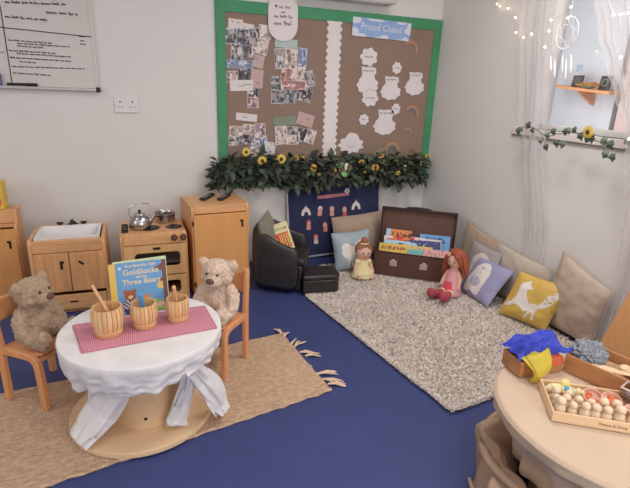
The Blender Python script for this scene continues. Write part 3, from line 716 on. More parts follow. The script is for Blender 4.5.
cl_ = (XR-o1, (rows[1][1]+rows[1][2])/2, 0)
t = thing('sheer_curtain', 'sheer white voile curtain at the left edge of the window falling behind the cushions', 'curtain', cl_)
m = drape(rows, 5, .020, XR-o1, bend=True, push=.062)
m.v = [(x-cl_[0], y-cl_[1], z) for x, y, z in m.v]; obj('voile', m, M_SHEER, t)
m = MB(); m.tube([(.0, .16, 2.575), (.0, -.17, 2.575)], .008, 8); obj('hanging_cord', m, M_WHITE, t)
o2 = .11
L_ = [(603, 0), (606, 30), (614, 66), (623, 96), (633, 128), (633, 152), (629, 190), (617, 240), (604, 288)]
rows = [crow(None, p, (p[0]+(95 if p[1] < 60 else 48), p[1]+6), o2) for p in L_]
zs = [wr(*p, o2).z for p in L_]; rows = [(z, r[1], r[2]) for z, r in zip(zs, rows)]
rows = [(2.58, rows[0][1]+.06, rows[0][2])]+rows+[(.02, rows[-1][1]+.02, rows[-1][2])]
cl_ = (XR-o2, rows[4][1]-.1, 0)
t = thing('sheer_curtain', 'sheer white voile curtain at the right edge of the photo beside the wooden panel', 'curtain', cl_)
m = drape(rows, 7, .024, XR-o2, bend=True, push=.085)
m.v = [(x-cl_[0], y-cl_[1], z) for x, y, z in m.v]; obj('voile', m, M_SHEER, t)
edge = [(z, a+.01, a-.055) for z, a, b in rows]
m = drape(edge, 2, .012, XR-o2-.032, 16, 60, bend=True, push=.09)
m.v = [(x-cl_[0], y-cl_[1], z) for x, y, z in m.v]; obj('gathered_edge', m, M_SHEER, t)
m = MB(); m.tube([(.0, rows[0][1]-cl_[1]+.02, 2.575), (.0, rows[0][2]-cl_[1]-.02, 2.575)], .008, 8); obj('hanging_cord', m, M_WHITE, t)

# fairy lights
M_BULB = mat('warm_bulb', (255, 236, 200), emit=((255, 226, 180), 9)); M_CLEARW = mat('clear_wire', (160, 150, 144), rough=.4)
lt = thing('fairy_lights', 'string of warm white fairy lights looped over the window corner', 'string lights', (XR-.02, 2.6, 1.95))
pts = [(486, -12), (491, -5), (497, 2), (503, 5), (508, 8), (512, 12), (515.5, 17), (516, 25), (516, 32), (519, 36), (523.5, 37.5), (528, 37), (531.5, 34), (538, 25), (545, 24), (551, 20), (560, 16), (566, 13), (571, 7), (576, -2), (582, -12)]
def lp(px, py, off=.135): p = wr(px, py, off); return (p.x-(XR-.02), p.y-2.6, p.z-1.95)
def off_at(px): return .03 if px < 520 else (.03+.115*(px-520)/15 if px < 535 else .145)
m = MB(); m.tube([lp(px, py, off_at(px)) for px, py in pts], .0011, 5)
m.tube([lp(551, 20, .145), lp(549, 31, .145), lp(547, 40, .145), lp(545, 47, .145), lp(543, 56, .145)], .0016, 5); obj('wire', m, M_CLEARW, lt)
for px, py in ((497, 4), (500, 6), (508, 8.5), (515.5, 17.5), (516, 32.5), (523.5, 37.5), (531.5, 34), (571, 7), (551, 20), (549, 31), (545, 47), (568, 18)):
    m = MB(); m.ell(lp(px, py, off_at(px)+.004), (.0058, .0058, .0058), 10, 8); obj('bulb', m, M_BULB, lt)
lt = thing('fairy_lights', 'second string of fairy lights hanging on the right curtain at the photo edge', 'string lights', (XR-.02, 1.9, 1.95))
def lp2(px, py, off=.165): p = wr(px, py, off); return (p.x-(XR-.02), p.y-1.9, p.z-1.95)
m = MB(); m.tube([lp2(606, -14), lp2(609, 0), lp2(613.5, 14), lp2(620.5, 14.5), lp2(622, 35), lp2(621, 57), lp2(626, 100), lp2(629, 138), lp2(640, 140)], .0016, 5); obj('wire', m, M_CLEARW, lt)
for px, py in ((613.5, 15), (620.5, 14.5), (628, 13), (621, 57), (629, 139)):
    m = MB(); m.ell(lp2(px, py, .17), (.0058, .0058, .0058), 10, 8); obj('bulb', m, M_BULB, lt)

# dream catcher in the window
p = wr(567, 33, .13); t = thing('dream_catcher', 'pale round dream catcher with hanging feathers in front of the window', 'dream catcher', (p.x, p.y, p.z))
M_DC = mat('dream_catcher_cotton', (186, 184, 186), rough=.9, var=.1)
rr_ = .075; m = MB(); m.tube([(0, rr_*math.cos(2*PI*k/28), rr_*1.15*math.sin(2*PI*k/28)) for k in range(28)], .003, 6, closed=True); obj('ring', m, M_DC, t)
m = MB()
for k in range(10):
    a = 2*PI*k/10; b = 2*PI*(k+3)/10; m.tube([(0, rr_*math.cos(a), rr_*1.15*math.sin(a)), (0, rr_*.5*math.cos((a+b)/2), rr_*.55*math.sin((a+b)/2)), (0, rr_*math.cos(b), rr_*1.15*math.sin(b))], .0014, 4)
obj('web', m, M_DC, t)
m = MB(); m.tube([(0, 0, rr_*1.15), (0, 0, .5)], .0014, 4); obj('hanger', m, M_DC, t)
for k, (dy, L) in enumerate(((.085, .14), (.05, .17), (.0, .15), (-.03, .18), (-.06, .16))):
    m = MB(); z0 = -.085-.02*(k % 2)
    m.tube([(0, dy*.5, -.07), (0, dy, z0-.05)], .0012, 4)
    m.surf(lambda u, v: (.004*math.sin(6*u), dy+.016*(u-.5)*math.sin(PI*min(.98, v*.9+.08))-.02*v, z0-.03-L*v*.6), 6, 10); obj('feather', m, M_DC, t)

# ivy along the sill
M_IVY = [mat('ivy_dark', (74, 84, 72), rough=.6, var=.2, scale=30, g=1.4), mat('ivy_mid', (100, 114, 94), rough=.6, var=.2, scale=30, g=1.3)]
t = thing('ivy_garland', 'thin ivy garland with one sunflower trailing along the window sill', 'garland', (XR-.06, 2.2, 1.2))
def iv(px, py, off=.118): p = wr(px, py, off); return Vector((p.x-(XR-.06), p.y-2.2, p.z-1.2))
pts = [(516, 131), (521, 128), (529, 126), (535, 128.5), (541, 133), (548, 137), (556, 134), (563, 133.5), (571, 131), (580, 134), (590, 139), (600, 142), (607, 146), (614, 149), (621, 150), (630, 148), (645, 146)]
m = MB(); m.tube([iv(*p) for p in pts], .0025, 5); m.tube([iv(541, 133), iv(543, 140), iv(547, 146)], .0018, 5); m.tube([iv(600, 142), iv(603, 149), iv(612, 157)], .0018, 5); obj('stem', m, M_IVY[0], t)
m = MB(); rr = random.Random(3)
for px, py, s in ((519, 130.5, 1.2), (522, 129, .9), (529, 125, 1.2), (541, 141, .9), (548, 135, 1.1), (554, 131.5, 1.1), (546.5, 147, 1.1), (557, 143, 1.2), (563, 144, 1.2), (566, 131.5, 1.1), (569, 130.5, 1), (575, 129.5, .9), (581, 136, 1.2), (592, 138, 1.3), (588, 139, 1), (605, 140.5, 1.2), (611, 144.5, 1.3), (629, 141, 1.3), (606, 154, 1.2), (613, 157, 1.1), (533, 130, .9)):
    c = iv(px, py, .126); s *= .021; k0 = rr.uniform(-.5, .5)
    vs = [(0, 0, 0)]; n = 10
    for k in range(n):
        a = 2*PI*k/n+k0-PI/2; r = s*(1 if k % 2 == 0 else .76); 
        if k == 0: r = s*1.25
        vs.append((c.x-.006*math.cos(2*a)-.004*rr.random(), c.y-r*math.cos(a), c.z+r*math.sin(a)))
    vs[0] = (c.x-.008, c.y, c.z)
    m.add(vs, [(0, 1+k, 1+(k+1) % n) for k in range(n)], rr.choice((0, 0, 1)))
obj('leaves', m, M_IVY, t, smooth=False)
c = iv(588.5, 132, .14); flower(t, c, .036, .1, R(-90), M_SUN)

# ------------------------------------------------------------------ things in the room beyond the window
XS = 3.72
a = onx(553, 84.5, XS); b = onx(617, 92, XS)
t = thing('wall_shelf', 'pine wall shelf seen through the window', 'shelf', ((a.x+b.x)/2, (a.y+b.y)/2, (a.z+b.z)/2-.012))
ang = math.atan2(a.z-b.z, a.y-b.y); L = (a.y-b.y)/2
m = MB(); m.at(0, 0, 0, rx=ang); m.box(-.08, .16, -L, L, -.012, .012); obj('board', m, M_BEECH, t, bevel=.003)
for yy, nm in ((.06, 'bracket'), ):
    p = onx(583, 90, XS+.02); m = MB(); 
    m.add([(-.05, p.y-t.location.y-.012, -.01), (.158, p.y-t.location.y-.012, -.01), (.158, p.y-t.location.y-.012, -.13), (-.05, p.y-t.location.y+.012, -.01), (.158, p.y-t.location.y+.012, -.01), (.158, p.y-t.location.y+.012, -.13)], [(0, 1, 2), (3, 5, 4), (0, 3, 4, 1), (1, 4, 5, 2), (2, 5, 3, 0)])
    obj(nm, m, M_BEECH, t, smooth=False)
t_y, t_z = t.location.y, t.location.z+.012
M_BLK = mat('black_card', (58, 54, 52), rough=.6, var=.1); M_CHALK = mat('chalk_marks', (120, 116, 112), rough=.8)
for px, w_, h_, lab, nm in ((577.5, .105, .095, 'small black framed picture at left on the pine shelf', 'picture_frame'), (605.5, .10, .11, 'black framed picture with a pale wreath at right on the pine shelf', 'picture_frame')):
    p = onx(px, 80, XS+.03); z = t_z + (p.y-t_y)*math.tan(ang)
    f = thing('framed_picture', lab, 'picture', M=TRS((p.x, p.y, z+.004), R(-90)) @ Matrix.Rotation(R(-8), 4, 'X'))
    obj('frame', MB().box(-w_/2, w_/2, -.008, .008, 0, h_), M_BLK, f, bevel=.002)
    m = MB()
    if px < 600:
        for k in range(4): scribble(m, -w_*.3, h_*(.75-.17*k), w_*.6, .008, k, -.009, 0, .0012)
    else: m.tube([(.028*math.cos(2*PI*k/16), -.009, h_/2+.03*math.sin(2*PI*k/16)) for k in range(16)], .005, 5, closed=True)
    obj('picture_drawing', m, M_CHALK, f)
p = onx(589, 82, XS-.02); z = t_z + (p.y-t_y)*math.tan(ang)
f = thing('flower_posy', 'posy of orange yellow flowers lying on the pine shelf', 'flowers', (p.x, p.y, z))
M_ORF = mat('orange_petals', (206, 150, 50), rough=.7, var=.15, scale=40); m = MB(); rr = random.Random(9)
for k in range(60):
    c = Vector((rr.uniform(-.03, .03), rr.uniform(-.085, .085), rr.uniform(.012, .03))); leaf(m, c, Vector((rr.uniform(-1, .3), rr.uniform(-.8, .8), rr.uniform(.1, 1))), Vector((.2, .3, 1)), .045, .02, 0)
obj('petals', m, M_ORF, f, smooth=False); m = MB(); m.ell((0, 0, .012), (.03, .08, .012)); obj('stems', m, M_IVY[1], f)
p = onx(580, 68, XB-.004); o = obj('small_card', MB().box(-.004, 0, -.035, .035, -.03, .03), mat('pale_blue_card', (150, 162, 184)), None, smooth=False, loc=(XB, p.y, p.z)); tag(o, 'small pale blue card on the white wall above the left black picture', 'card')
p = onx(597, 127, XR+.11); t = thing('white_dish', 'shallow white dish on the inner window ledge behind the sunflower', 'dish', (XR+.10, p.y, 1.205))
obj('bowl', MB().lathe([(.0, .002), (.02, 0), (.04, .018), (.043, .03), (.039, .03), (.034, .018), (.0, .008)], 24), M_WHITE, t); obj('foot_ring', MB().lathe([(.018, -.0), (.022, 0), (.022, .004), (.018, .004)], 20), M_WHITE, t)

# ================================================================== PLAY KITCHEN
def side_panel(d, h, r, t_=.018, fr=.0):        # profile in y (0 front .. d back), rounded at the top back corner, small chamfer in front
    P = [(0, 0), (0, h-fr)]
    if fr: P.append((fr*.8, h))
    else: P[-1] = (0, h)
    for k in range(9): a = R(90-90*k/8); P.append((d-r+r*math.cos(a), h-r+r*math.sin(a)))
    P.append((d, 0)); return P
def add_side(m, x, t_, P):
    n = len(P); vs = [(x, a, b) for a, b in P]+[(x+t_, a, b) for a, b in P]
    m.add(vs, [tuple(range(n)), tuple(range(2*n-1, n-1, -1))]+[(k, (k+1) % n, n+(k+1) % n, n+k) for k in range(n)])
def keyhole(m, x, z, y, flip=1):                # little comma-shaped finger slot
    m.box(x-.007, x+.007, y-.0016, y, z-.026, z+.026); m.box(min(x, x-flip*.016), max(x, x-flip*.016), y-.0016, y, z+.012, z+.026)
def slot(m, x, z, y, w=.03, h=.007): m.prism([(a, b) for a, b in []], 0, 0) if False else m.box(x-w, x+w, y-.0016, y, z-h, z+h)

# fridge
fx0, fx1, fy, fd, fh = .316, .712, 3.125, .40, .632
t = thing('play_fridge', 'tall caramel wooden play fridge between the play cooker and the black armchair', 'play fridge', ((fx0+fx1)/2, fy, 0), R(5)); w2 = (fx1-fx0)/2
m = MB(); P = side_panel(fd, fh, .05, fr=.03); add_side(m, -w2, .02, P); add_side(m, w2-.02, .02, P); m.box(-w2+.02, w2-.02, .01, fd-.01, .03, .05).box(-w2+.02, w2-.02, fd-.02, fd-.008, .03, fh-.05)
obj('carcass', m, M_PINE, t, bevel=.004)
m = MB(); m.box(-w2+.02, w2-.02, .02, fd-.04, fh-.018, fh-.003).box(-w2+.02, w2-.02, .002, .03, fh-.052, fh-.006); obj('top', m, M_PINEX, t, bevel=.005)
d = obj('door', MB().box(-w2+.012, w2-.012, -.014, .004, .03, fh-.055), M_FRONT, t, bevel=.003)
m = MB(); keyhole(m, w2-.055, fh-.13, -.0142); obj('finger_slot', m, M_DARK, d, smooth=False)
m = MB()
for z in (.09, fh-.11): m.box(-w2+.002, -w2+.012, -.016, .0, z-.015, z+.015)
obj('hinge', m, M_BLACK, d, smooth=False)

# cooker
fx0, fx1, fy, fd, fh = -.130, .282, 3.085, .36, .478
t = thing('play_cooker', 'wooden play cooker with black hobs and an oven door', 'play cooker', ((fx0+fx1)/2, fy, 0)); w2 = (fx1-fx0)/2
m = MB(); P = side_panel(fd, fh-.012, .03, fr=.02); add_side(m, -w2, .02, P); add_side(m, w2-.02, .02, P); m.box(-w2+.02, w2-.02, .01, fd-.01, .0, .05).box(-w2+.02, w2-.02, fd-.02, fd-.008, .03, fh-.03).box(-w2+.02, w2-.02, .01, fd-.02, .178, .19)
obj('carcass', m, M_PINE, t, bevel=.004)
obj('hob_top', MB().box(-w2+.004, w2-.004, .012, fd-.01, fh-.02, fh), M_PINEY, t, bevel=.006)
obj('front_rail', MB().box(-w2+.02, w2-.004, -.004, .012, .405, fh-.012), M_PINEX, t, bevel=.004)
for x, y, r in ((-.025, .13, .068), (.135, .13, .055)):
    obj('hob_ring', MB().lathe([(0, 0), (r, 0), (r, .003), (r*.9, .005), (0, .004)], 30), M_BLACK, t, loc=(x, y+.005, fh-.0005))
for k in range(3):
    y = .07+.055*k; m = MB(); m.lathe([(0, 0), (.021, 0), (.019, .022), (0, .025)], 18); o = obj('side_knob', m, M_BLACK, t, loc=(-w2+.032, y, fh-.0005))
M_KNOB = mat('dark_red_knob', (78, 38, 34), rough=.35)
for x in (.205-.081+.0, .262-.081):
    m = MB(); m.at(0, 0, 0, rx=PI/2).lathe([(0, 0), (.021, 0), (.019, .016), (.011, .019), (0, .0185)], 22); k_ = obj('control_knob', m, M_KNOB, t, loc=(x-.0, -.0035, .445))
    obj('knob_cap', MB().at(0, 0, 0, rx=PI/2).lathe([(0, .0185), (.008, .0185), (.007, .0215), (0, .022)], 16), M_STEEL, k_)
def framed_door(w, z0, z1, wx0, wx1, wz0, wz1, y0, y1, r=.025):
    # a board with a rounded window cut through it
    m = MB(); n = 6; inner = []
    for (cx, cz, a0) in ((wx1-r, wz1-r, 0), (wx0+r, wz1-r, 90), (wx0+r, wz0+r, 180), (wx1-r, wz0+r, 270)):
        for k in range(n+1): a = R(a0+90*k/n); inner.append((cx+r*math.cos(a), cz+r*math.sin(a)))
    outer = []; q = len(inner)
    ccx, ccz = (wx0+wx1)/2, (wz0+wz1)/2
    for (x, z) in inner:
        dx, dz = x-ccx, z-ccz; s = min(((w/2-ccx) if dx > 0 else (w/2+ccx))/max(abs(dx), 1e-6), ((z1-ccz) if dz > 0 else (ccz-z0))/max(abs(dz), 1e-6)); outer.append((ccx+dx*s, ccz+dz*s))
    # snap the four true corners
    for cx_, cz_ in ((w/2, z1), (-w/2, z1), (-w/2, z0), (w/2, z0)):
        j = min(range(q), key=lambda i: (outer[i][0]-cx_)**2+(outer[i][1]-cz_)**2); outer[j] = (cx_, cz_)
    vs = [(x, y0, z) for x, z in outer]+[(x, y0, z) for x, z in inner]+[(x, y1, z) for x, z in outer]+[(x, y1, z) for x, z in inner]
    fs = []
    for k in range(q):
        k2 = (k+1) % q
        fs += [(k, k2, q+k2, q+k), (2*q+k, 3*q+k, 3*q+k2, 2*q+k2), (q+k, q+k2, 3*q+k2, 3*q+k), (k, 2*q+k, 2*q+k2, k2)]
    return m.add(vs, fs)
d = obj('oven_door', framed_door(2*w2-.03, .195, .402, -.125, .155, .252, .352, -.012, .004), M_BIRCH, t, smooth=False, bevel=.003)
m = MB(); slot(m, .01, .380, -.0122, .022, .008); obj('finger_slot', m, M_DARK, d, smooth=False)
obj('oven_window', MB().box(-.14, .17, .0, .003, .24, .362), glassy('oven_glass', (.72, .70, .69), .06), d, smooth=False)
obj('oven_shelf', MB().box(-.185, .185, .03, .32, .262, .272), M_GREYF, t, smooth=False)
d = obj('lower_door', framed_door(2*w2-.03, .02, .186, .06, .15, .06, .15, -.010, .004, .02), M_BIRCH, t, smooth=False, bevel=.003)
m = MB(); m.box(-w2+.021, w2-.021, fd-.03, fd-.021, .05, .44); obj('oven_lining', m, M_INNER, t, smooth=False)

# sink unit
fx0, fx1, fy, fd, fh = -.632, -.212, 3.05, .36, .49
t = thing('play_sink', 'wooden play sink unit with a white basin and two doors', 'play sink', ((fx0+fx1)/2, fy, 0)); w2 = (fx1-fx0)/2
m = MB(); P = side_panel(fd, fh, .03, fr=.03); add_side(m, -w2, .022, P); add_side(m, w2-.022, .022, P)
m.box(-w2+.02, w2-.02, .02, fd-.01, .02, .04).box(-w2+.02, w2-.02, fd-.02, fd-.005, .02, fh-.01).box(-w2+.02, w2-.02, .03, fd-.02, .135, .147).box(-w2+.02, w2-.02, .025, .04, .0, .05)
obj('carcass', m, M_PINE, t, bevel=.004)
obj('front_rail', MB().box(-w2+.02, w2-.02, .004, .022, .405, fh-.006), M_PINEX, t, bevel=.004)
M_BASIN = mat('white_basin', (204, 200, 198), rough=.25, var=.01)
m = MB(); bx, by0, by1, zt = w2-.03, .03, fd-.05, fh+.004
ring = [(-bx, by0), (bx, by0), (bx, by1), (-bx, by1)]
def quadring(a, za, b, zb):
    vs = [(x, y, za) for x, y in a]+[(x, y, zb) for x, y in b]; m.add(vs, [(k, (k+1) % 4, 4+(k+1) % 4, 4+k) for k in range(4)])
ins = lambda d_: [(-bx+d_, by0+d_), (bx-d_, by0+d_), (bx-d_, by1-d_), (-bx+d_, by1-d_)]
quadring(ins(0), zt-.012, ins(0), zt); quadring(ins(0), zt, ins(.014), zt); quadring(ins(.014), zt, ins(.03), zt-.075); m.add([(x, y, zt-.075) for x, y in ins(.03)], [(0, 1, 2, 3)])
quadring(ins(0), zt-.012, ins(.03), zt-.085)
obj('basin', m, M_BASIN, t, smooth=False, bevel=.004)
for x, w_ in ((-.08, .012), (.06, .012)):
    m = MB(); m.lathe([(0, 0), (w_, 0), (w_*1.1, .016), (0, .02)], 16); m.box(-.02, .02, -.006, .006, .01, .018); obj('tap', m, M_BLACK, t, loc=(x+.01, fd-.03, fh))
m = MB(); m.lathe([(0, 0), (.02, 0), (.018, .02), (0, .024)], 16); m.tube([(0, 0, .02), (0, -.02, .034), (0, -.06, .034), (0, -.075, .022)], .009, 10); m.box(-.03, .03, -.012, .012, 0, .008); obj('spout', m, M_BLACK, t, loc=(.005, fd-.032, fh))
obj('back_ledge', MB().box(-w2+.02, w2-.02, fd-.052, fd-.006, fh-.02, fh), M_PINEX, t, bevel=.003)
for x0, x1, hx, nm in ((-w2+.022, -.002, -.045, 1), (.002, w2-.012, .065, 0)):
    d = obj('door', MB().box(x0, x1, .0 if nm else -.006, .018 if nm else .012, .152, .402), M_PINE, t, bevel=.003)
    m = MB()
    if nm: keyhole(m, hx, .325, -.0002, -1)
    else:
        m.at(hx, 0, .335, ry=R(40)); m.box(-.018, .018, -.0078, -.006, -.006, .006)
    obj('finger_slot', m, M_DARK, d, smooth=False)
d = obj('drawer', MB().box(-w2+.024, w2-.024, -.004, .02, .03, .128), M_PINEX, t, bevel=.004)
m = MB(); m.box(-.022, .022, -.0056, -.004, .078, .088); obj('finger_slot', m, M_DARK, d, smooth=False)

# left cabinet, partly out of frame
q0 = ony(16.5, 224, 3.36); fx1, fy, fd, fh = q0.x, 3.36, .17, q0.z; fx0 = fx1-.42
t = thing('play_cupboard', 'honey wooden cupboard at the left photo edge with a raised back ledge', 'play cupboard', ((fx0+fx1)/2, fy, 0)); w2 = .21
m = MB(); P = [(0, 0), (0, fh-.02), (.008, fh), (.03, fh+.004), (.042, fh+.085), (fd-.02, fh+.085), (fd, fh+.07), (fd, 0)]
add_side(m, -w2, .02, P); add_side(m, w2-.02, .02, P); m.box(-w2+.02, w2-.02, fd-.02, fd-.006, .03, fh+.06).box(-w2+.02, w2-.02, .01, fd-.01, .03, .05)
obj('carcass', m, M_PINE, t, bevel=.004)
m = MB(); m.box(-w2+.02, w2-.02, .004, .04, fh-.02, fh-.002).box(-w2+.02, w2-.02, .036, .048, fh, fh+.08).box(-w2+.02, w2-.02, .045, fd-.01, fh+.07, fh+.084); obj('ledge', m, M_PINEX, t, bevel=.003)
d = obj('door', MB().box(-w2+.012, w2-.012, -.014, .004, .03, fh-.03), M_FRONT, t, bevel=.003)
m = MB(); keyhole(m, w2-.05, fh-.13, -.0142); obj('finger_slot', m, M_DARK, d, smooth=False)
t = thing('toy_box', 'yellow card box standing on the cupboard at the left edge', 'box', (fx1-.155, fy+.105, fh+.086))
obj('carton', MB().box(-.12, .095, -.06, .06, 0, .17), mat('yellow_carton', (214, 178, 36), rough=.5), t, bevel=.004)
m = MB(); m.ell((.06, -.0605, .05), (.028, .002, .03), 14, 8).ell((-.02, -.0605, .1), (.05, .002, .04), 14, 8); obj('printed_panel', m, mat('carton_red', (186, 92, 40), rough=.5), t)

# remotes on the fridge
M_BTN = mat('grey_button', (120, 116, 116), rough=.5)
for (x, y, rz, L, lab) in ((.46, 3.37, R(60), .19, 'thicker black remote control nearer the cooker on the fridge top'), (.575, 3.345, R(60), .18, 'black remote control on the fridge top half under the garland')):
    r_ = thing('remote_control', lab, 'remote control', (x, y, .6315), rz, 'remote controls on the fridge')
    obj('body', MB().box(-L/2, L/2, -.022, .022, 0, .018), M_BLACK, r_, bevel=.006)
    m = MB()
    for i in range(7):
        for j in range(3): m.box(-L*.38+i*L*.09-.004, -L*.38+i*L*.09+.004, -.013+j*.013-.003, -.013+j*.013+.003, .0175, .0195)
    obj('buttons', m, M_BTN, r_, smooth=False)

# kettle and pan on the cooker
t = thing('toy_kettle', 'shiny steel toy kettle with a hooked handle on the cooker', 'kettle', (.0, 3.225, .482))
obj('body', MB().lathe([(0, 0), (.058, 0), (.068, .01), (.07, .03), (.064, .058), (.048, .082), (.036, .092), (.0, .094)], 36), M_STEEL, t)
l = obj('lid', MB().lathe([(0, .092), (.036, .092), (.032, .1), (.012, .106), (0, .107)], 28), M_STEEL, t)
obj('lid_knob', MB().lathe([(0, .106), (.006, .107), (.011, .114), (.009, .121), (0, .123)], 18), M_BLACK, l)
m = MB(); m.tube([(.05, -.01, .035), (.075, -.016, .058), (.09, -.02, .085), (.1, -.022, .094)], [.02, .015, .011, .009], 12); obj('spout', m, M_STEEL, t)
m = MB(); m.tube([(-.056, .01, .07), (-.068, .012, .10), (-.062, .012, .13), (-.04, .008, .152), (-.01, 0, .163), (.03, -.004, .166), (.062, -.008, .162)], .0055, 8, flat=.7); obj('handle', m, M_STEEL, t)
t = thing('toy_saucepan', 'steel toy saucepan behind the kettle on the cooker', 'saucepan', (.165, 3.365, .4785))
obj('body', MB().lathe([(0, 0), (.06, 0), (.066, .006), (.068, .062), (.071, .064), (.068, .067), (.064, .06), (.06, .008), (0, .006)], 36), M_STEEL, t)
m = MB(); m.tube([(-.066, -.01, .055), (-.095, -.02, .06), (-.12, -.028, .062)], [.006, .005, .006], 8); obj('handle', m, M_STEEL, t)
m = MB(); m.lathe([(.0685, .045), (.0695, .047), (.0695, .05), (.0685, .052)], 36); obj('rim_band', m, M_BLACK, t)

# ================================================================== RUGS
M_PILE = [mat('pile_grey', (186, 176, 167), rough=.95, var=.06, g=1.75), mat('pile_light', (200, 190, 181), rough=.95, var=.06, g=1.75), mat('pile_dark', (162, 151, 141), rough=.95, var=.06, g=1.75)]
RUGP = [(1.062, 2.885), (1.285, 1.50), (2.36, 1.62), (2.43, 2.6), (2.42, 3.42), (1.36, 3.42), (1.22, 3.02)]
t = thing('shaggy_rug', 'grey shaggy pile rug spread under the cushions and suitcase', 'rug', (1.6, 2.4, 0))
m = MB(); m.prism([(x-1.6, y-2.4) for x, y in RUGP], 0, .010); obj('backing', m, M_PILE[0], t, smooth=False)
m = MB(); rr = random.Random(5); V = m.v; F = m.f; MI = m.mi
cnt = 0
while cnt < 52000:
    x = rr.uniform(.97, 2.44); y = rr.uniform(1.48, 3.44)
    if y > 2.7 and rr.random() < .35: continue
    edge = cnt % 9 == 0
    if edge:      # ragged tufts spilling over the bound edges
        q = rr.random(); e0, e1 = ((RUGP[0], RUGP[1]), (RUGP[1], RUGP[2]))[rr.random() < .35]; x = e0[0]+(e1[0]-e0[0])*q; y = e0[1]+(e1[1]-e0[1])*q
    elif not inpoly(x, y, RUGP): continue
    cnt += 1
    h = rr.uniform(.004, .014) if edge else rr.uniform(.008, .017); a = rr.uniform(0, 2*PI); dx, dy = math.cos(a), math.sin(a); l = rr.uniform(.008, .03) if edge else rr.uniform(.002, .022); w_ = rr.uniform(.003, .006)
    px, py = x-1.6, y-2.4; o_ = len(V); lx = dx*l; ly = dy*l; b = rr.uniform(0, 2*PI); sx, sy = math.cos(b)*w_, math.sin(b)*w_
    V += [(px-sx, py-sy, .009), (px+sx, py+sy, .009), (px+lx*.45+sx*.9, py+ly*.45+sy*.9, .009+h*.65), (px+lx*.45-sx*.9, py+ly*.45-sy*.9, .009+h*.65), (px+lx, py+ly, .009+h)]
    F += [(o_, o_+1, o_+2, o_+3), (o_+3, o_+2, o_+4)]; k = rr.choice((0, 0, 1, 1, 1, 2)); MI += [k, k]
o = obj('pile', m, M_PILE, t, smooth=False); o['kind'] = 'stuff'

M_JUTE = mat('woven_jute', (208, 168, 134), rough=.95, var=.22, scale=34, g=1.75, stretch=(1, 2.2, 1))
nt = M_JUTE.node_tree; N = nt.nodes; Lk = nt.links; b = N['Principled BSDF']; tc = [n for n in N if n.type == 'TEX_COORD'][0]
wv = N.new('ShaderNodeTexWave'); wv.wave_type = 'BANDS'; wv.bands_direction = 'Y'; wv.inputs['Scale'].default_value = 32; wv.inputs['Distortion'].default_value = 2.5; wv.inputs['Detail'].default_value = 3; wv.inputs['Detail Scale'].default_value = 4
wx = N.new('ShaderNodeTexWave'); wx.wave_type = 'BANDS'; wx.bands_direction = 'X'; wx.inputs['Scale'].default_value = 26; wx.inputs['Distortion'].default_value = 3; wx.inputs['Detail'].default_value = 3
ml = N.new('ShaderNodeMath'); ml.operation = 'MULTIPLY'; bp = N.new('ShaderNodeBump'); bp.inputs['Strength'].default_value = .8; bp.inputs['Distance'].default_value = .006
for w_ in (wv, wx): Lk.new(tc.outputs['Object'], w_.inputs['Vector'])
Lk.new(wv.outputs['Fac'], ml.inputs[0]); Lk.new(wx.outputs['Fac'], ml.inputs[1]); Lk.new(ml.outputs[0], bp.inputs['Height']); Lk.new(bp.outputs['Normal'], b.inputs['Normal'])
cr = [n for n in N if n.type == 'VALTORGB'][0]; mxc = N.new('ShaderNodeMix'); mxc.data_type = 'RGBA'; mxc.blend_type = 'MULTIPLY'; mxc.inputs[0].default_value = .16
Lk.new(cr.outputs['Color'], mxc.inputs[6]); Lk.new(ml.outputs[0], mxc.inputs[7]); Lk.new(mxc.outputs[2], b.inputs['Base Color'])
JQ = [(-1.5, 1.385), (.812, 1.815), (.742, 2.425), (-1.5, 2.14)]
t = thing('jute_rug', 'tan woven jute rug with tassels lying under the white table', 'rug', (0, 2, 0))
m = MB(); nx, ny = 90, 26
def jf(u, v):
    a = Vector(JQ[0]).lerp(Vector(JQ[1]), u); c = Vector(JQ[3]).lerp(Vector(JQ[2]), u); p = a.lerp(c, v)
    e = .008*noise.noise((u*40, v*3, 1)) if v in (0, 1) else 0
    q = .012*noise.noise((v*12, 4, 2)) if u == 1 else 0
    return (p.x+q, p.y-2+e, .007+.0015*noise.noise((p.x*6, p.y*6, 0)))
m.surf(jf, nx, ny); wdt = nx+1
bd = [(i, 0) for i in range(nx+1)]+[(nx, j) for j in range(1, ny+1)]+[(i, ny) for i in range(nx-1, -1, -1)]+[(0, j) for j in range(ny-1, 0, -1)]
top = [m.v[j*wdt+i] for i, j in bd]; n = len(top)
m.add([(x, y, z) for x, y, z in top]+[(x, y, 0) for x, y, z in top], [(k, (k+1) % n, n+(k+1) % n, n+k) for k in range(n)])
obj('weave', m, M_JUTE, t, ang=60)
m = MB(); m.tube([(top[k][0], top[k][1]+.002, .007) for k in range(0, nx+1)], [.008+.002*math.sin(k*1.9) for k in range(nx+1)], 6); obj('braided_edge', m, M_JUTE, t)
M_TASS = mat('tassel_cream', (190, 164, 136), rough=.95, var=.12, scale=60)
rr = random.Random(21)
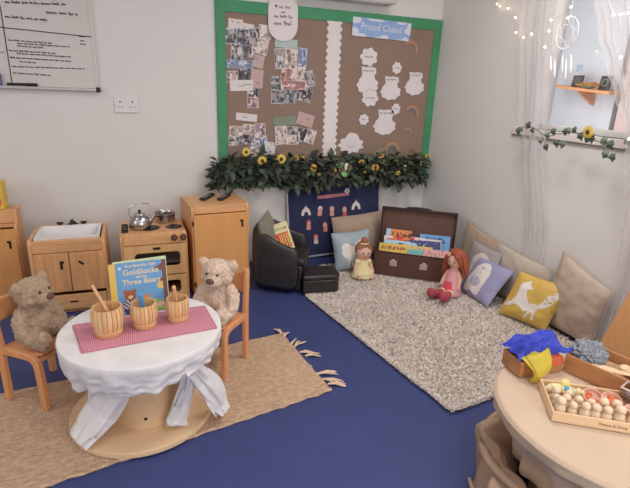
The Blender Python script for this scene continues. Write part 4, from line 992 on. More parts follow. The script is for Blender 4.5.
for px, py, ex, ey, nst in ((282, 334, 276, 329, 4), (284, 337, 287, 331, 4), (291, 345, 294, 339, 3), (294, 347, 303, 341, 4), (300, 352, 317, 353, 4), (305, 356, 318, 355, 3), (316, 374, 335, 373, 5), (322, 379, 340, 381, 4), (328, 384, 346, 386, 5)):
    a = onz(px, py, .008); b = onz(ex, ey, .008); m = MB()
    for k in range(nst):
        d = b-a; off = Vector((rr.uniform(-.012, .012), rr.uniform(-.012, .012), 0)); mid = a+d*.5+off*1.2+Vector((0, 0, .008)); e = b+off*1.6
        m.tube([(p.x, p.y-2, max(.004, p.z)) for p in (a+off*.2, a+d*.25+off*.4+Vector((0, 0, .005)), mid, e-d*.15, Vector((e.x, e.y, .0045)))], [.0045, .005, .0045, .004, .002], 5)
    obj('tassel', m, M_TASS, t)

# ================================================================== ARMCHAIR AND FOOTSTOOL
M_LEA = mat('black_leather', (36, 33, 32), rough=.38, var=.15, scale=10, bump=.15, bscale=90, spec=.5)
t = thing('tub_armchair', 'small black leather tub armchair beside the play fridge', 'armchair', (.724, 3.050, 0), R(-28))
def armz(s): return .345+.12*(1/(1+math.exp((s-.13)*22)))
path = [(.31, .035), (.26, .03), (.18, .03), (.09, .032), (.03, .042), (-.005, .075), (-.018, .14), (-.02, .22), (-.018, .29), (-.005, .36), (.03, .396), (.09, .407), (.18, .41), (.26, .41), (.31, .405)]
m = MB(); pn = []; 
for i, p in enumerate(path):
    a = Vector(path[min(i+1, len(path)-1)])-Vector(path[max(i-1, 0)]); a.normalize(); pn.append(Vector((a.y, -a.x)))      # outward
sec = lambda top, o_, i_: [(i_, .006), (o_, .006), (o_, top-.03), (o_-.012*(1 if o_ > 0 else -1), top-.006), (0, top), (i_+.012, top-.006), (i_, top-.03)]
vs = []; K = 7; th = .034
for p, nn in zip(path, pn):
    nn = -nn if (Vector(p)-Vector((.2, .22))).dot(nn) < 0 else nn
    for o_, z in sec(armz(p[0]), th, -th): vs.append((p[0]+nn.x*o_, p[1]+nn.y*o_, z))
fs = []
for i in range(len(path)-1):
    for k in range(K): k2 = (k+1) % K; fs.append((i*K+k, i*K+k2, (i+1)*K+k2, (i+1)*K+k))
fs += [tuple(range(K)), tuple(range((len(path)-1)*K, len(path)*K))]
m.add(vs, fs); obj('arms_and_back', m, M_LEA, t, subd=1, ang=80)
m = MB(); m.box(.02, .325, .07, .375, .012, .20); obj('seat_base', m, M_LEA, t, bevel=.012)
m = MB(); m.box(.06, .345, .072, .372, .195, .255); obj('seat_cushion', m, M_LEA, t, bevel=.022, seg=4)
for x in (.06, .30):
    for y in (.10, .34): obj('foot', MB().lathe([(0, 0), (.014, 0), (.018, .02), (0, .02)], 14), M_BLACK, t, loc=(x, y, 0))
t2 = thing('footstool', 'black leather footstool in front of the tub armchair', 'footstool', (1.036, 2.898, .011), R(-8))
P = [(0, 0)]+[(.27-.05+.05*math.cos(R(a)), .05+.05*math.sin(R(a))) for a in range(-90, 1, 15)]+[(.27-.05+.05*math.cos(R(a)), .2-.05+.05*math.sin(R(a))) for a in range(0, 91, 15)]+[(.04, .2)]
m = MB(); m.prism(P, .012, .105); obj('base', m, M_LEA, t2, bevel=.006)
m = MB(); m.prism([(x*1.02-.002, y*1.02-.002) for x, y in P], .106, .142); obj('padded_top', m, M_LEA, t2, bevel=.014, seg=4)
for x, y in ((.03, .03), (.22, .04), (.04, .17), (.21, .16)): obj('foot', MB().lathe([(0, 0), (.012, 0), (.014, .014), (0, .014)], 12), M_BLACK, t2, loc=(x, y, 0))

def cushq(mb, q, t_, n=40, paint=None, wr_=.004, seed=0, pinch=.05, nb=24):
    """pillow over a planar quad q = bl, br, tr, tl (x across, z up); front towards -y"""
    bl, br, tr, tl = [Vector(p) for p in q]; cc = (bl+br+tr+tl)/4
    def shp(u, v, sgn):
        a, b = 2*u-1, 2*v-1
        p = (bl.lerp(br, u)).lerp(tl.lerp(tr, u), v)
        pin = pinch*((1-a*a)*abs(b)**3+(1-b*b)*abs(a)**3); p = p+(cc-p)*pin
        e = max(0, 1-abs(a)**2.6)*max(0, 1-abs(b)**2.6)
        k = Vector((p.x*9+seed, p.y*9, seed*3.1))
        y = t_/2*e**.6 + wr_*(noise.noise(k)+.7*noise.noise(k*2.4))*min(1, e*3)
        return (p.x, sgn*y, p.y)
    mb.surf(lambda u, v: shp(u, v, -1), n, n, paint); mb.surf(lambda u, v: shp(u, v, 1), nb, nb)
    return mb
def placed(B0, e, tilt):
    e = Vector((e[0], e[1], 0)).normalized(); nn = Vector((-e.y, e.x, 0)); up = Vector((0, 0, 1))*math.cos(R(tilt))+nn*math.sin(R(tilt))
    return frame(B0, e, up)
def make_cushion(lab, B0, e, tilt, q, t_, mats, paint=None, n=40, wr_=.004, seed=0, piping=None, cat='cushion', pinch=.05):
    t = thing('cushion', lab, cat, M=placed(B0, e, tilt))
    m = MB(); cushq(m, q, t_, n, paint, wr_, seed, pinch); obj('cover', m, mats, t, ang=75)
    bl, br, tr, tl = [Vector(p) for p in q]; cc = (bl+br+tr+tl)/4; pts = []
    for a, b in ((bl, br), (br, tr), (tr, tl), (tl, bl)):
        for k in range(10):
            f = k/10; s = 2*f-1; p = a.lerp(b, f); p = p+(cc-p)*pinch*(1-s*s); pts.append((p.x, 0, p.y))
    m = MB(); m.tube(pts, .0028, 6, closed=True); obj('seam', m, piping or mats[0], t)
    return t
M_OLIVE = fabric('olive_velvet', (104, 100, 84)); M_TAN = fabric('taupe_linen', (142, 122, 104)); M_TANS = mat('taupe_shiny', (150, 132, 116), rough=.5, var=.05, scale=8)
M_SKY = mat('blue_satin', (124, 138, 145), rough=.42, var=.06, scale=7); M_PRINT = mat('white_print', (196, 190, 182), rough=.5, var=.03)
M_LILAC = mat('lilac_satin', (124, 121, 152), rough=.36, var=.06, scale=7); M_LIL2 = mat('lilac_print', (128, 130, 160), rough=.5)
M_MUST = mat('mustard_satin', (170, 138, 50), rough=.36, var=.08, scale=7); M_GREYC = fabric('grey_cotton', (132, 126, 126))
# olive cushion sitting in the armchair
ci = thing('cushion', 'olive grey cushion leaning in the back of the black armchair', 'cushion', M=TRS((.785, 3.155, .253), R(-90-28+20)) @ Matrix.Rotation(R(-12), 4, 'X'))
m = MB(); cushq(m, [(-.15, .0), (.13, .0), (.13, .285), (-.15, .285)], .10, 30, None, .004, 2); 
obj('cover', m, M_OLIVE, ci, ang=75); ci.matrix_world = TRS((.724, 3.050, 0), R(-28)) @ frame((.085, .185, .258), (0, 1, .10), (-.20, -.10, .97))
make_cushion('large plain taupe cushion leaning on the navy felt board behind the blue one', (1.525, 3.50, .035), (1, .0), 10, [(0, 0), (.47, .0), (.49, .385), (-.02, .345)], .11, [M_TAN], seed=4)
def p_blue(u, v):      # white splash of a leaping animal, simplified
    if inel(u, v, .40, .46, .2, .17) or inel(u, v, .32, .60, .12, .10): return 1
    for k in range(5):
        a = R(-100+26*k); x, y = u-.42, v-.4; r = math.hypot(x, y); d = abs((math.atan2(y, x)-a+PI) % (2*PI)-PI)
        if r < .36 and d*r < .028: return 1
    if inpoly(u, v, [(.5, .58), (.58, .7), (.78, .82), (.8, .78), (.62, .64), (.55, .52)]): return 1
    return 0
make_cushion('pale blue satin cushion with a white animal print beside the doll in the yellow dress', (1.43, 3.235, .03), (.985, -.17), 20, [(0, 0), (.265, 0), (.285, .325), (-.03, .295)], .10, [M_SKY, M_PRINT], p_blue, 110, .006, 5)
make_cushion('taupe cushion leaning on the right wall just beside the open suitcase', (2.398, 2.985, .03), (0.0, -1), 2, [(0, 0), (.43, 0), (.45, .36), (.02, .43)], .085, [M_TAN], seed=6)
def p_grey(u, v): return 1 if inel(u, v, .55, .45, .36, .40) else 0
make_cushion('grey cushion with a big white shape, half hidden behind the red haired doll', (2.305, 2.78, .03), (0.0, -1), 9, [(0, 0), (.31, 0), (.30, .325), (-.01, .325)], .07, [M_GREYC, M_PRINT], p_grey, 80, .004, 7)
def p_pur(u, v):
    if inel(u, v, .42, .36, .155, .13):
        return 2 if (noise.noise((u*40, v*40, 0)) > -.18) else 1
    if inpoly(u, v, [(.20, .10), (.17, .45), (.22, .72), (.33, .86), (.46, .90), (.58, .84), (.66, .68), (.69, .40), (.66, .10), (.58, .06), (.42, .12), (.28, .05)]):
        if inel(u, v, .42, .73, .035, .03) or inel(u, v, .51, .70, .012, .012) or inel(u, v, .36, .74, .012, .012): return 2
        return 1
    return 0
make_cushion('lilac cushion with a round white animal print, propped between grey and mustard cushions', (2.17, 2.668, .03), (-.012, -1), 33, [(0, 0), (.332, 0), (.352, .30), (.012, .298)], .10, [M_LILAC, M_PRINT, M_LIL2], p_pur, 120, .006, 8)
# corduroy cushion
M_CORD = fabric('beige_corduroy', (166, 154, 140)); nt = M_CORD.node_tree; wv = nt.nodes.new('ShaderNodeTexWave'); wv.bands_direction = 'X'; wv.inputs['Scale'].default_value = 34; bp = nt.nodes.new('ShaderNodeBump'); bp.inputs['Strength'].default_value = .8; bp.inputs['Distance'].default_value = .004
nt.links.new([n for n in nt.nodes if n.type == 'TEX_COORD'][0].outputs['Object'], wv.inputs['Vector']); nt.links.new(wv.outputs['Fac'], bp.inputs['Height']); nt.links.new(bp.outputs['Normal'], nt.nodes['Principled BSDF'].inputs['Normal'])
make_cushion('beige ribbed cushion standing behind the lilac and mustard cushions', (2.39, 2.615, .03), (.0, -1), 2, [(0, 0), (.54, 0), (.525, .340), (.03, .372)], .085, [M_CORD], seed=9, wr_=.007)
FOX = [[(.13, .30), (.10, .22), (.15, .24), (.26, .33), (.36, .32), (.50, .24), (.58, .28), (.53, .10), (.57, .08), (.62, .26), (.66, .26), (.69, .12), (.735, .12), (.70, .32), (.74, .42), (.66, .46), (.52, .44), (.40, .58), (.36, .70), (.46, .73), (.37, .80), (.33, .90), (.27, .84), (.20, .80), (.19, .70), (.22, .58), (.21, .45)],
       [(.66, .36), (.72, .50), (.76, .68), (.84, .80), (.94, .87), (.96, .74), (.92, .58), (.84, .46), (.75, .40)], [(.10, .32), (.02, .22), (.05, .20), (.20, .38)]]
def p_fox(u, v):
    if any(inpoly(u, v, f) for f in FOX):
        return 0 if (u > .76 and v > .5 and noise.noise((u*30, v*30, 2)) > .16) else 1
    return 0
make_cushion('mustard yellow cushion with a white fox print near the round hessian table', (2.185, 2.235, .03), (.33, -.94), 18, [(-.012, 0), (.302, 0), (.365, .305), (.045, .305)], .10, [M_MUST, M_PRINT], p_fox, 120, .007, 11)
make_cushion('large crumpled taupe cushion at the far right behind the mustard one', (2.375, 2.02, .03), (.06, -1), 3, [(-.06, .0), (.31, 0), (.355, .36), (-.01, .485)], .11, [M_TANS], seed=12, wr_=.010)

# red book on the armchair
def book_thing(lab, M, w, h, t_, paint, mats, n=(40, 40), group=None, cat='book', spine=None):
    b = thing('picture_book', lab, cat, M=M, group=group)
    m = MB(); m.at(0, 0, h/2); m.surf(lambda u, v: (-w/2+w*u, -t_/2, -h/2+h*v), n[0], n[1], paint)
    m.box(-w/2, w/2, -t_/2+.0002, -t_/2+.002, -h/2, h/2); m.box(-w/2, w/2, t_/2-.002, t_/2, -h/2, h/2); m.box(-w/2, -w/2+.002, -t_/2, t_/2, -h/2, h/2)
    obj('cover', m, mats, b, smooth=False)
    obj('pages', MB().box(-w/2+.003, w/2-.003, -t_/2+.0021, t_/2-.0021, .003, h-.003), M_PAPER, b, smooth=False)
    return b
M_CREAM = mat('cream_cover', (206, 192, 144), rough=.4, var=.02); M_REDC = mat('red_cover', (176, 50, 40), rough=.4, var=.05); M_YEL = mat('yellow_cover', (222, 184, 60), rough=.4, var=.04); M_OLV = mat('olive_letters', (126, 122, 84), rough=.5); M_ORG = mat('orange_cover', (208, 124, 52), rough=.4, var=.04); M_BLUC = mat('blue_cover', (78, 128, 168), rough=.4, var=.05); M_NVC = mat('navy_cover', (50, 54, 104), rough=.4, var=.05); M_TEAL = mat('teal_cover', (82, 146, 150), rough=.4); M_PNKC = mat('pink_cover', (204, 156, 156), rough=.4); M_LBLU = mat('light_blue_cover', (140, 172, 192), rough=.4); M_GRNC = mat('grass_green', (110, 152, 70), rough=.5); M_BRN = mat('bear_brown', (136, 74, 46), rough=.5); M_BARK = mat('bark_brown', (96, 64, 58), rough=.6); M_BLKP = mat('black_print', (44, 40, 40), rough=.5)
def p_red(u, v):
    if v > .70: return 2 if (.74 < v < .86 and .08 < u < .92 and noise.noise((u*26, v*6, 0)) > -.05) else 0
    if .1 < u < .93 and .1 < v < .66:
        if inel(u, v, .34, .42, .1, .13): return 4
        if u > .52 and (int(u*22) % 2 == 0) and .16 < v < .6: return 3
        return 1
    return 0
c = ony(284.5, 239.5, 3.13)
book_thing('cream and red picture book tilted in the lap of the black armchair', frame((c.x-.012, c.y, .266), (.92, -.1, .30), (-.24, .22, .93)), .19, .205, .012, p_red, [M_CREAM, M_REDC, M_OLV, M_YEL, M_PAPER])

# ================================================================== SUITCASE WITH BOOKS
M_CASE = mat('brown_case_leather', (74, 48, 42), rough=.5, var=.10, scale=12, bump=.1, bscale=120); M_CASEIN = mat('brown_case_lining', (86, 60, 50), rough=.8, var=.08); M_CASED = mat('dark_case_trim', (48, 34, 32), rough=.45)
SX = Vector((.806, -.592, 0)); SD = Vector((.592, .806, 0)); sw, sd, sh = .595, .265, .195
MS = frame((1.695, 3.12, .022), SX, (0, 0, 1))
t = thing('suitcase', 'open brown vintage suitcase full of picture books in the room corner', 'suitcase', M=MS)
m = MB(); k = .008
m.box(0, sw, 0, sd, 0, k).box(0, sw, 0, k, k, sh).box(0, sw, sd-k, sd, k, sh).box(0, k, k, sd-k, k, sh).box(sw-k, sw, k, sd-k, k, sh); obj('body', m, M_CASE, t, bevel=.004)
m = MB(); m.box(-.002, sw+.002, -.002, k, sh-.008, sh+.002).box(-.002, k, -.002, sd, sh-.008, sh+.002).box(sw-k, sw+.002, -.002, sd, sh-.008, sh+.002); obj('rim', m, M_CASED, t, bevel=.002)
ML = Matrix.Translation((0, sd, sh+.002)) @ Matrix.Rotation(R(-6), 4, 'X')
m = MB(); lh = .285; ld = .045
m.box(0, sw, ld-k, ld, 0, lh).box(0, sw, 0, ld, lh-k, lh).box(0, k, 0, ld, 0, lh).box(sw-k, sw, 0, ld, 0, lh).box(0, sw, 0, ld, 0, k)
l = obj('lid', m, M_CASE, t, M=ML, bevel=.003); obj('lining', MB().box(k, sw-k, ld-k-.002, ld-k, k, lh-k), M_CASEIN, l, smooth=False)
m = MB(); m.box(-.002, sw+.002, -.003, .006, lh-.012, lh+.002).box(-.002, .008, -.003, .006, 0, lh).box(sw-.008, sw+.002, -.003, .006, 0, lh); obj('lid_rim', m, M_CASED, l, bevel=.002)
m = MB(); m.tube([(sw*.32, .012, lh+.002), (sw*.36, .012, lh+.009), (sw*.5, .012, lh+.012), (sw*.62, .012, lh+.009), (sw*.66, .012, lh+.002)], [.006, .008, .009, .008, .006], 8); obj('handle', m, M_CASED, l)
M_BRASS = mat('dull_nickel', (176, 166, 156), rough=.3, metal=.7)
for x in (.155, .385):
    m = MB(); m.box(x-.028, x+.028, -.005, 0, .085, .13).box(x-.012, x+.012, -.009, 0, .105, .142); c_ = obj('clasp', m, M_BRASS, t, bevel=.002)
for x in (0, sw):
    for z in (.0, sh-.02): pass
def pat(kind):
    def f(u, v):
        if kind == 'yellow': return 2 if (.80 < v < .92 and .1 < u < .95 and noise.noise((u*24, v*9, 1)) > -.1) else (3 if (v < .72 and .05 < u < .95 and inel(u, v, .5, .62, .42, .08)) else 0)
        if kind == 'lblue': return 1 if inel(u, v, .62, .86, .12, .08) else (2 if inel(u, v, .62, .80, .2, .05) else 0)
        if kind == 'red': return 1 if (u < .08 or (v > .93 and u < .3)) else (2 if noise.noise((u*9, v*9, 3)) > .25 else 0)
        if kind == 'animal': return 1 if (u < .18 and v > .8) else (2 if (.80 < v < .93 and u > .25 and noise.noise((u*14, v*8, 5)) > -.02) else 0)
        if kind == 'pink': return 1 if v < .7 else (2 if noise.noise((u*20, v*20, 2)) > .3 else 0)
        if kind == 'tealy': return 1 if (v < .86 and u < .75 and v > .7) else (2 if (.88 < v < .96 and .1 < u < .6 and noise.noise((u*30, v*9, 4)) > 0) else 0)
        if kind == 'moon':
            if inel(u, v, .52, .82, .06, .07) and not inel(u, v, .56, .84, .05, .06): return 1
            return 2 if inel(u, v, .18, .84, .10, .07) else (1 if noise.noise((u*32, v*32, 4)) > .55 else 0)
        if kind == 'blue': return 1 if (.80 < v < .93 and .2 < u < .85 and noise.noise((u*26, v*8, 6)) > -.05) else 0
        return 1 if noise.noise((u*12, v*12, 8)) > .3 else 0
    return f
M_TAU = mat('brown_letters', (120, 84, 52), rough=.6)
BK = [  # x centre, y of foot, width, height, tilt, roll, kind, mats, label
 (.135, .030, .225, .235, 30, 2, 'yellow', [M_YEL, M_ORG, M_BRN, M_CREAM], 'yellow picture book at the front left of the suitcase'),
 (.155, .062, .215, .255, 30, -1, 'lblue', [M_LBLU, M_BLKP, M_YEL], 'light blue book behind the yellow one in the suitcase'),
 (.175, .094, .245, .280, 29, 4, 'red', [M_REDC, M_PAPER, M_ORG], 'red book with white corner in the left stack of the suitcase'),
 (.150, .130, .205, .322, 26, -1, 'animal', [M_ORG, M_LBLU, M_BLKP], 'orange book with black animal shapes at the back left of the suitcase'),
 (.470, .030, .20, .225, 30, 1, 'pink', [M_PNKC, M_PAPER, M_REDC], 'pale pink book at the front right of the suitcase'),
 (.330, .047, .22, .232, 29, 2, 'tealy', [M_YEL, M_TEAL, M_BLUC], 'yellow book with a teal band at the front middle of the suitcase'),
 (.375, .082, .25, .270, 28, 3, 'moon', [M_NVC, M_PAPER, M_LBLU], 'navy night sky book with a moon in the suitcase'),
 (.374, .116, .235, .278, 27, -2, 'plain', [M_PAPER, M_GREYF], 'white covered book between the navy and blue ones in the suitcase'),
 (.445, .146, .24, .305, 26, 1, 'blue', [M_BLUC, M_NVC], 'blue book with dark lettering at the back right of the suitcase')]
for x, y, w_, h, tl, rl, kind, ms, lab in BK:
    Mk = MS @ TRS((x, y, .014), R(rl)) @ Matrix.Rotation(R(-tl), 4, 'X') if False else MS @ TRS((x, y, .016)) @ Matrix.Rotation(R(-tl), 4, 'X') @ Matrix.Rotation(R(-rl*.6), 4, 'Y')
    book_thing(lab, Mk, w_, h, .009, pat(kind), ms, (44, 44), 'picture books in the suitcase')

# ================================================================== CLOTH DOLLS
M_FLESH = mat('doll_cloth_skin', (206, 160, 138), rough=.85, var=.04); M_DY = mat('pale_yellow_dress', (196, 184, 134), rough=.8, var=.08, scale=30); M_HB = mat('doll_hair_brown', (128, 80, 54), rough=.8, var=.15, scale=40); M_HR = mat('doll_hair_red', (134, 62, 38), rough=.8, var=.2, scale=40)
M_PD = mat('pink_doll_dress', (206, 142, 146), rough=.8, var=.06); M_PD2 = mat('crimson_panel', (184, 56, 72), rough=.8); M_BOOT = mat('crimson_boot', (142, 52, 64), rough=.8, var=.08)
def face(h, c, r, M, brow):
    m = MB()
    for s in (-1, 1): m.ell((c[0]+s*r*.36, c[1]-r*.93, c[2]-r*.05), (r*.09, r*.05, r*.14), 10, 8)
    obj('eyes', m, M_BLKP, h)
    m = MB(); m.tube([(c[0]-r*.16+r*.32*k/6, c[1]-r*.95, c[2]-r*.42-r*.05*math.sin(PI*k/6)) for k in range(7)], r*.028, 5); obj('mouth', m, M_PD2, h)
    m = MB(); m.ell((c[0], c[1]-r*.99, c[2]-r*.2), (r*.06, r*.05, r*.05), 10, 6); obj('nose', m, M_FLESH, h)
def yaw_to_cam(p): return math.atan2(p[1], p[0])-PI/2
# yellow-dress doll (local: faces -y)
p = onz(362, 276, .024); t = thing('rag_doll', 'cloth doll with brown bun and pale yellow dress sitting by the blue cushion', 'doll', (p.x, p.y, .024), R(-8))
m = MB(); m.ell((0, 0, .205), (.062, .052, .064), 20, 14); m.ell((0, .004, .115), (.036, .030, .06)); m.ell((0, 0, .145), (.02, .02, .03))
for s in (-1, 1):
    m.tube([(s*.03, 0, .14), (s*.06, -.012, .10), (s*.072, -.03, .055)], [.014, .014, .013], 10); m.ell((s*.073, -.033, .045), (.014, .014, .016))
    m.tube([(s*.03, -.02, .03), (s*.045, -.08, .022), (s*.05, -.10, .022)], [.02, .018, .016], 10)
b_ = fuse('body', m, M_FLESH, .006, t, smooth_it=3); face(b_, (0, .0, .205), .056, None, 0)
m = MB(); m.ell((0, .014, .218), (.068, .054, .066), 18, 12); m.ell((0, .006, .288), (.028, .026, .03)); m.ell((.045, .03, .15), (.028, .025, .07)); 
for k in range(5): a = R(200+35*k); m.tube([(.06*math.cos(a)*.2, -.03, .262), (.05*math.cos(a), -.036, .235)], [.012, .006], 6)
obj('hair', m, M_HB, t); m = MB(); m.tube([(.03*math.cos(2*PI*k/16), .006+.028*math.sin(2*PI*k/16), .268) for k in range(16)], .006, 6, closed=True); obj('hair_band', m, M_DY, t)
m = MB(); m.lathe([(.034, .135), (.04, .115), (.043, .095), (.07, .06), (.088, .03), (.092, .008), (.0, .004)], 28, sy=.85)
m.v = [(x+.004*math.sin(math.atan2(y, x)*9)*(1 if z < .07 else 0), y-.012*(z < .08), z) for x, y, z in m.v]; d_ = obj('dress', m, M_DY, t)
for s in (-1, 1): obj('sleeve', MB().ell((s*.046, -.004, .125), (.02, .02, .02)), M_DY, t)
m = MB(); m.tube([(-.07+.14*k/14, -.078-.006*math.sin(k), .034+.012*abs(math.sin(k*1.2))) for k in range(15)], .006, 6); obj('frill', m, M_CREAM, d_)
# red-haired doll
p = onz(458, 296, .024); t = thing('rag_doll', 'cloth doll with long red hair, pink dress and crimson boots beside the suitcase', 'doll', (p.x-.03, p.y+.045, .024), R(-64))
m = MB(); m.ell((-.0, 0, .262), (.058, .05, .062), 20, 14, rot=Matrix.Rotation(R(-8), 3, 'Y')); m.ell((0, .004, .15), (.036, .03, .075)); m.ell((0, 0, .2), (.02, .018, .03))
for s in (-1, 1):
    m.tube([(s*.03, 0, .18), (s*.058, -.008, .13), (s*.066, -.03, .08)], [.015, .014, .013], 10); m.ell((s*.066, -.034, .07), (.014, .014, .016))
    m.tube([(s*.025, -.03, .035), (s*.03, -.09, .035)], [.022, .02], 10)
b_ = fuse('body', m, M_FLESH, .006, t, smooth_it=3); face(b_, (-.0, 0, .262), .054, None, 0)
m = MB(); m.ell((0, .014, .285), (.066, .054, .06), 18, 12); rr = random.Random(4)
for k in range(46):
    a = rr.uniform(R(-25), R(205)); x0, y0 = .058*math.cos(a), .012+.05*math.sin(a)
    L = rr.uniform(.10, .19); o_ = rr.uniform(1.1, 1.6)
    m.tube([(x0*.6, y0*.6, .325), (x0*1.12, y0*1.15, .29), (x0*o_, y0*o_+.004, .25-L*.3), (x0*o_*rr.uniform(.9, 1.15), y0*o_, .31-L)], [.008, .010, .009, .003], 6)
for s in (-1, 1): m.tube([(s*.004, -.03, .325), (s*.036, -.05, .30), (s*.058, -.036, .262), (s*.066, -.026, .22)], [.012, .014, .012, .006], 8)
obj('hair', m, M_HR, t); m = MB()
for k in range(5): m.ell((-.028+.009*math.cos(2*PI*k/5), -.056, .31+.009*math.sin(2*PI*k/5)), (.007, .004, .007), 8, 6)
obj('hair_flower', m, M_CREAM, t)
m = MB(); m.lathe([(.036, .19), (.042, .16), (.046, .13), (.062, .08), (.074, .04), (.076, .012), (.0, .006)], 28, sy=.9); m.v = [(x, y-.012*(z < .1), z) for x, y, z in m.v]; d_ = obj('dress', m, M_PD, t)
def pan(u, v):
    a = R(-90+(u-.5)*75*(1-.35*v)); z = .03+.085*v; r = .0765-.03*max(0, (z-.04))/.09 if z > .04 else .0768
    return ((r+.003)*math.cos(a), (r+.003)*math.sin(a)*.9-.014, z)
m = MB(); m.surf(pan, 12, 8); obj('front_panel', m, M_PD2, d_)
for s in (-1, 1):
    m = MB(); m.tube([(s*.03, -.085, .034), (s*.036, -.13, .034), (s*.044, -.185, .038), (s*.046, -.215, .05)], [.024, .027, .030, .026], 14); m.ell((s*.046, -.213, .06), (.030, .024, .038)); bt = fuse('boot', m, M_BOOT, .007, t, smooth_it=3)
    m = MB(); m.tube([(s*.03+.024*math.cos(2*PI*k/14), -.083, .034+.024*math.sin(2*PI*k/14)) for k in range(14)], .007, 6, closed=True); obj('boot_cuff', m, M_CREAM, bt)

# ================================================================== CHILDREN'S CHAIRS AND BEARS
def make_chair(lab, loc, rz):
    t = thing('childrens_chair', lab, 'chair', loc, rz, 'beech chairs at the white table')
    L, Wd, H_ = .205, .27, .27; hw = Wd/2-.014; r = .05
    for s in (-1, 1):
        y = s*hw; xf, xb = L/2, -L/2
        arc = [(xf-r+r*math.sin(R(a)), H_-.016-r+r*math.cos(R(a))) for a in (0, 18, 36, 54, 72, 90)]
        pts = [(xb+.02, y, H_-.016)]+[(x, y, z) for x, z in arc]+[(xf+.004, y, .15), (xf+.010, y, .0)]
        # rail + front leg are one bent strip
        m = MB(); wd, th = .013, .016; vs = []; fs = []; n = len(pts)
        for i, p in enumerate(pts):
            a = Vector(pts[max(i-1, 0)]); b = Vector(pts[min(i+1, n-1)]); d = (b-a).normalized(); nr = Vector((-d.z, 0, d.x))
            for sy, sn in ((-1, -1), (1, -1), (1, 1), (-1, 1)): q = Vector(p)+nr*th*sn; vs.append((q.x, q.y+sy*wd, q.z if i < n-1 else 0))
        for i in range(n-1):
            for k in range(4): k2 = (k+1) % 4; fs.append((i*4+k, i*4+k2, (i+1)*4+k2, (i+1)*4+k))
        fs += [(0, 1, 2, 3), tuple(range((n-1)*4, n*4))]
        m.add(vs, fs); obj('front_leg', m, M_BEECH, t, bevel=.004, ang=50)
        m = MB(); P = [(xb-.012, 0), (xb+.018, 0), (xb+.02, .27), (xb-.002, .50), (xb-.016, .512), (xb-.030, .50), (xb-.014, .27)]
        vs = [(x, y-.012, z) for x, z in P]+[(x, y+.012, z) for x, z in P]; k = len(P)
        m.add(vs, [tuple(range(k)), tuple(range(2*k-1, k-1, -1))]+[(i, (i+1) % k, k+(i+1) % k, k+i) for i in range(k)]); obj('rear_leg', m, M_BEECH, t, bevel=.004)
    m = MB(); m.box(-L/2+.01, L/2+.012, -hw+.01, hw-.01, H_-.012, H_-.002); obj('seat', m, M_BEECH, t, bevel=.004)
    m = MB()
    def bk(u, v):
        y = -hw+2*hw*u; z = .375+(.115-.022*math.sin(PI*u)**1.5)*v; return (-L/2+.012-.038*(z-.27)/.24-.016*math.sin(PI*u), y, z)
    m.surf(bk, 16, 6); obj('backrest', m, M_BEECH, t, solid=.012)
    m = MB(); m.box(-L/2-.004, -L/2+.012, -hw, hw, .215, .24).box(L/2-.012, L/2+.004, -hw, hw, .225, .245); obj('cross_rail', m, M_BEECH, t, bevel=.003)
    return t
RZ_R, RZ_L = math.atan2(-.738, -.675), math.atan2(-.622, .783)
make_chair('beech child chair holding the paler bear, right of the white table', (.322, 2.232, .007), RZ_R)
make_chair('beech child chair holding the browner bear, at the left photo edge', (-.462, 2.226, .007), RZ_L)
M_NOSE = mat('bear_nose', (84, 56, 50), rough=.5); M_EYE = mat('bear_eye', (30, 24, 22), rough=.2)
def make_bear(lab, M, rgb, nm, head_yaw, head_pitch, s=1.0):
    fur = mat(nm, rgb, rough=.95, var=.16, scale=60, bump=.5, bscale=160, spec=.1, sheen=.3)
    t = thing('teddy_bear', lab, 'teddy bear', M=M)
    m = MB(); S = Matrix.Scale(s, 4); m.M = S
    m.ell((-.015, 0, .075), (.066, .074, .076)); m.ell((-.022, 0, .125), (.054, .062, .06)); m.ell((-.015, 0, .165), (.042, .045, .035))
    for sd_ in (-1, 1):
        m.tube([(-.015, sd_*.052, .155), (.0, sd_*.086, .115), (.022, sd_*.096, .07), (.045, sd_*.09, .045)], [.026, .03, .029, .024], 12); m.ell((.05, sd_*.088, .042), (.026, .025, .024))
        m.tube([(-.01, sd_*.045, .045), (.05, sd_*.062, .036), (.098, sd_*.075, .034)], [.044, .038, .033], 12); m.ell((.112, sd_*.078, .046), (.026, .034, .044))
    HM = Matrix.Translation((-.005, 0, .225)) @ Matrix.Rotation(head_yaw, 4, 'Z') @ Matrix.Rotation(head_pitch, 4, 'Y'); m.M = S @ HM
    m.ell((0, 0, 0), (.064, .080, .060), 20, 14); m.ell((.050, 0, -.020), (.042, .044, .034)); m.ell((.024, .0, .012), (.040, .060, .040))
    for sd_ in (-1, 1): m.ell((-.010, sd_*.074, .036), (.017, .028, .028)); m.ell((.02, sd_*.046, -.02), (.03, .034, .028))
    b = fuse('body', m, fur, .0048, t, fur=.009, fscale=75, smooth_it=2)
    m = MB(); m.M = S @ HM; m.ell((.089, 0, -.006), (.012, .020, .015), 14, 10); obj('nose', m, M_NOSE, t)
    for sd_ in (-1, 1): m = MB(); m.M = S @ HM; m.ell((.0625, sd_*.027, .016), (.0055, .0055, .006), 10, 8); obj('eye', m, M_EYE, t)
    m = MB(); m.M = S @ HM; m.tube([(.084, 0, -.02), (.084, 0, -.034), (.078, .012, -.042)], .002, 5); m.tube([(.084, 0, -.034), (.078, -.012, -.042)], .002, 5); obj('stitched_mouth', m, M_NOSE, t)
    for sd_ in (-1, 1): m = MB(); m.M = S @ HM; m.ell((.003, sd_*.074, .036), (.009, .017, .017), 12, 8); obj('inner_ear', m, fur, t)
    return t
make_bear('pale beige teddy bear on the chair right of the white table', TRS((.342, 2.236, .276), RZ_R), (176, 152, 132), 'pale_bear_fur', R(8), R(8), 1.05)
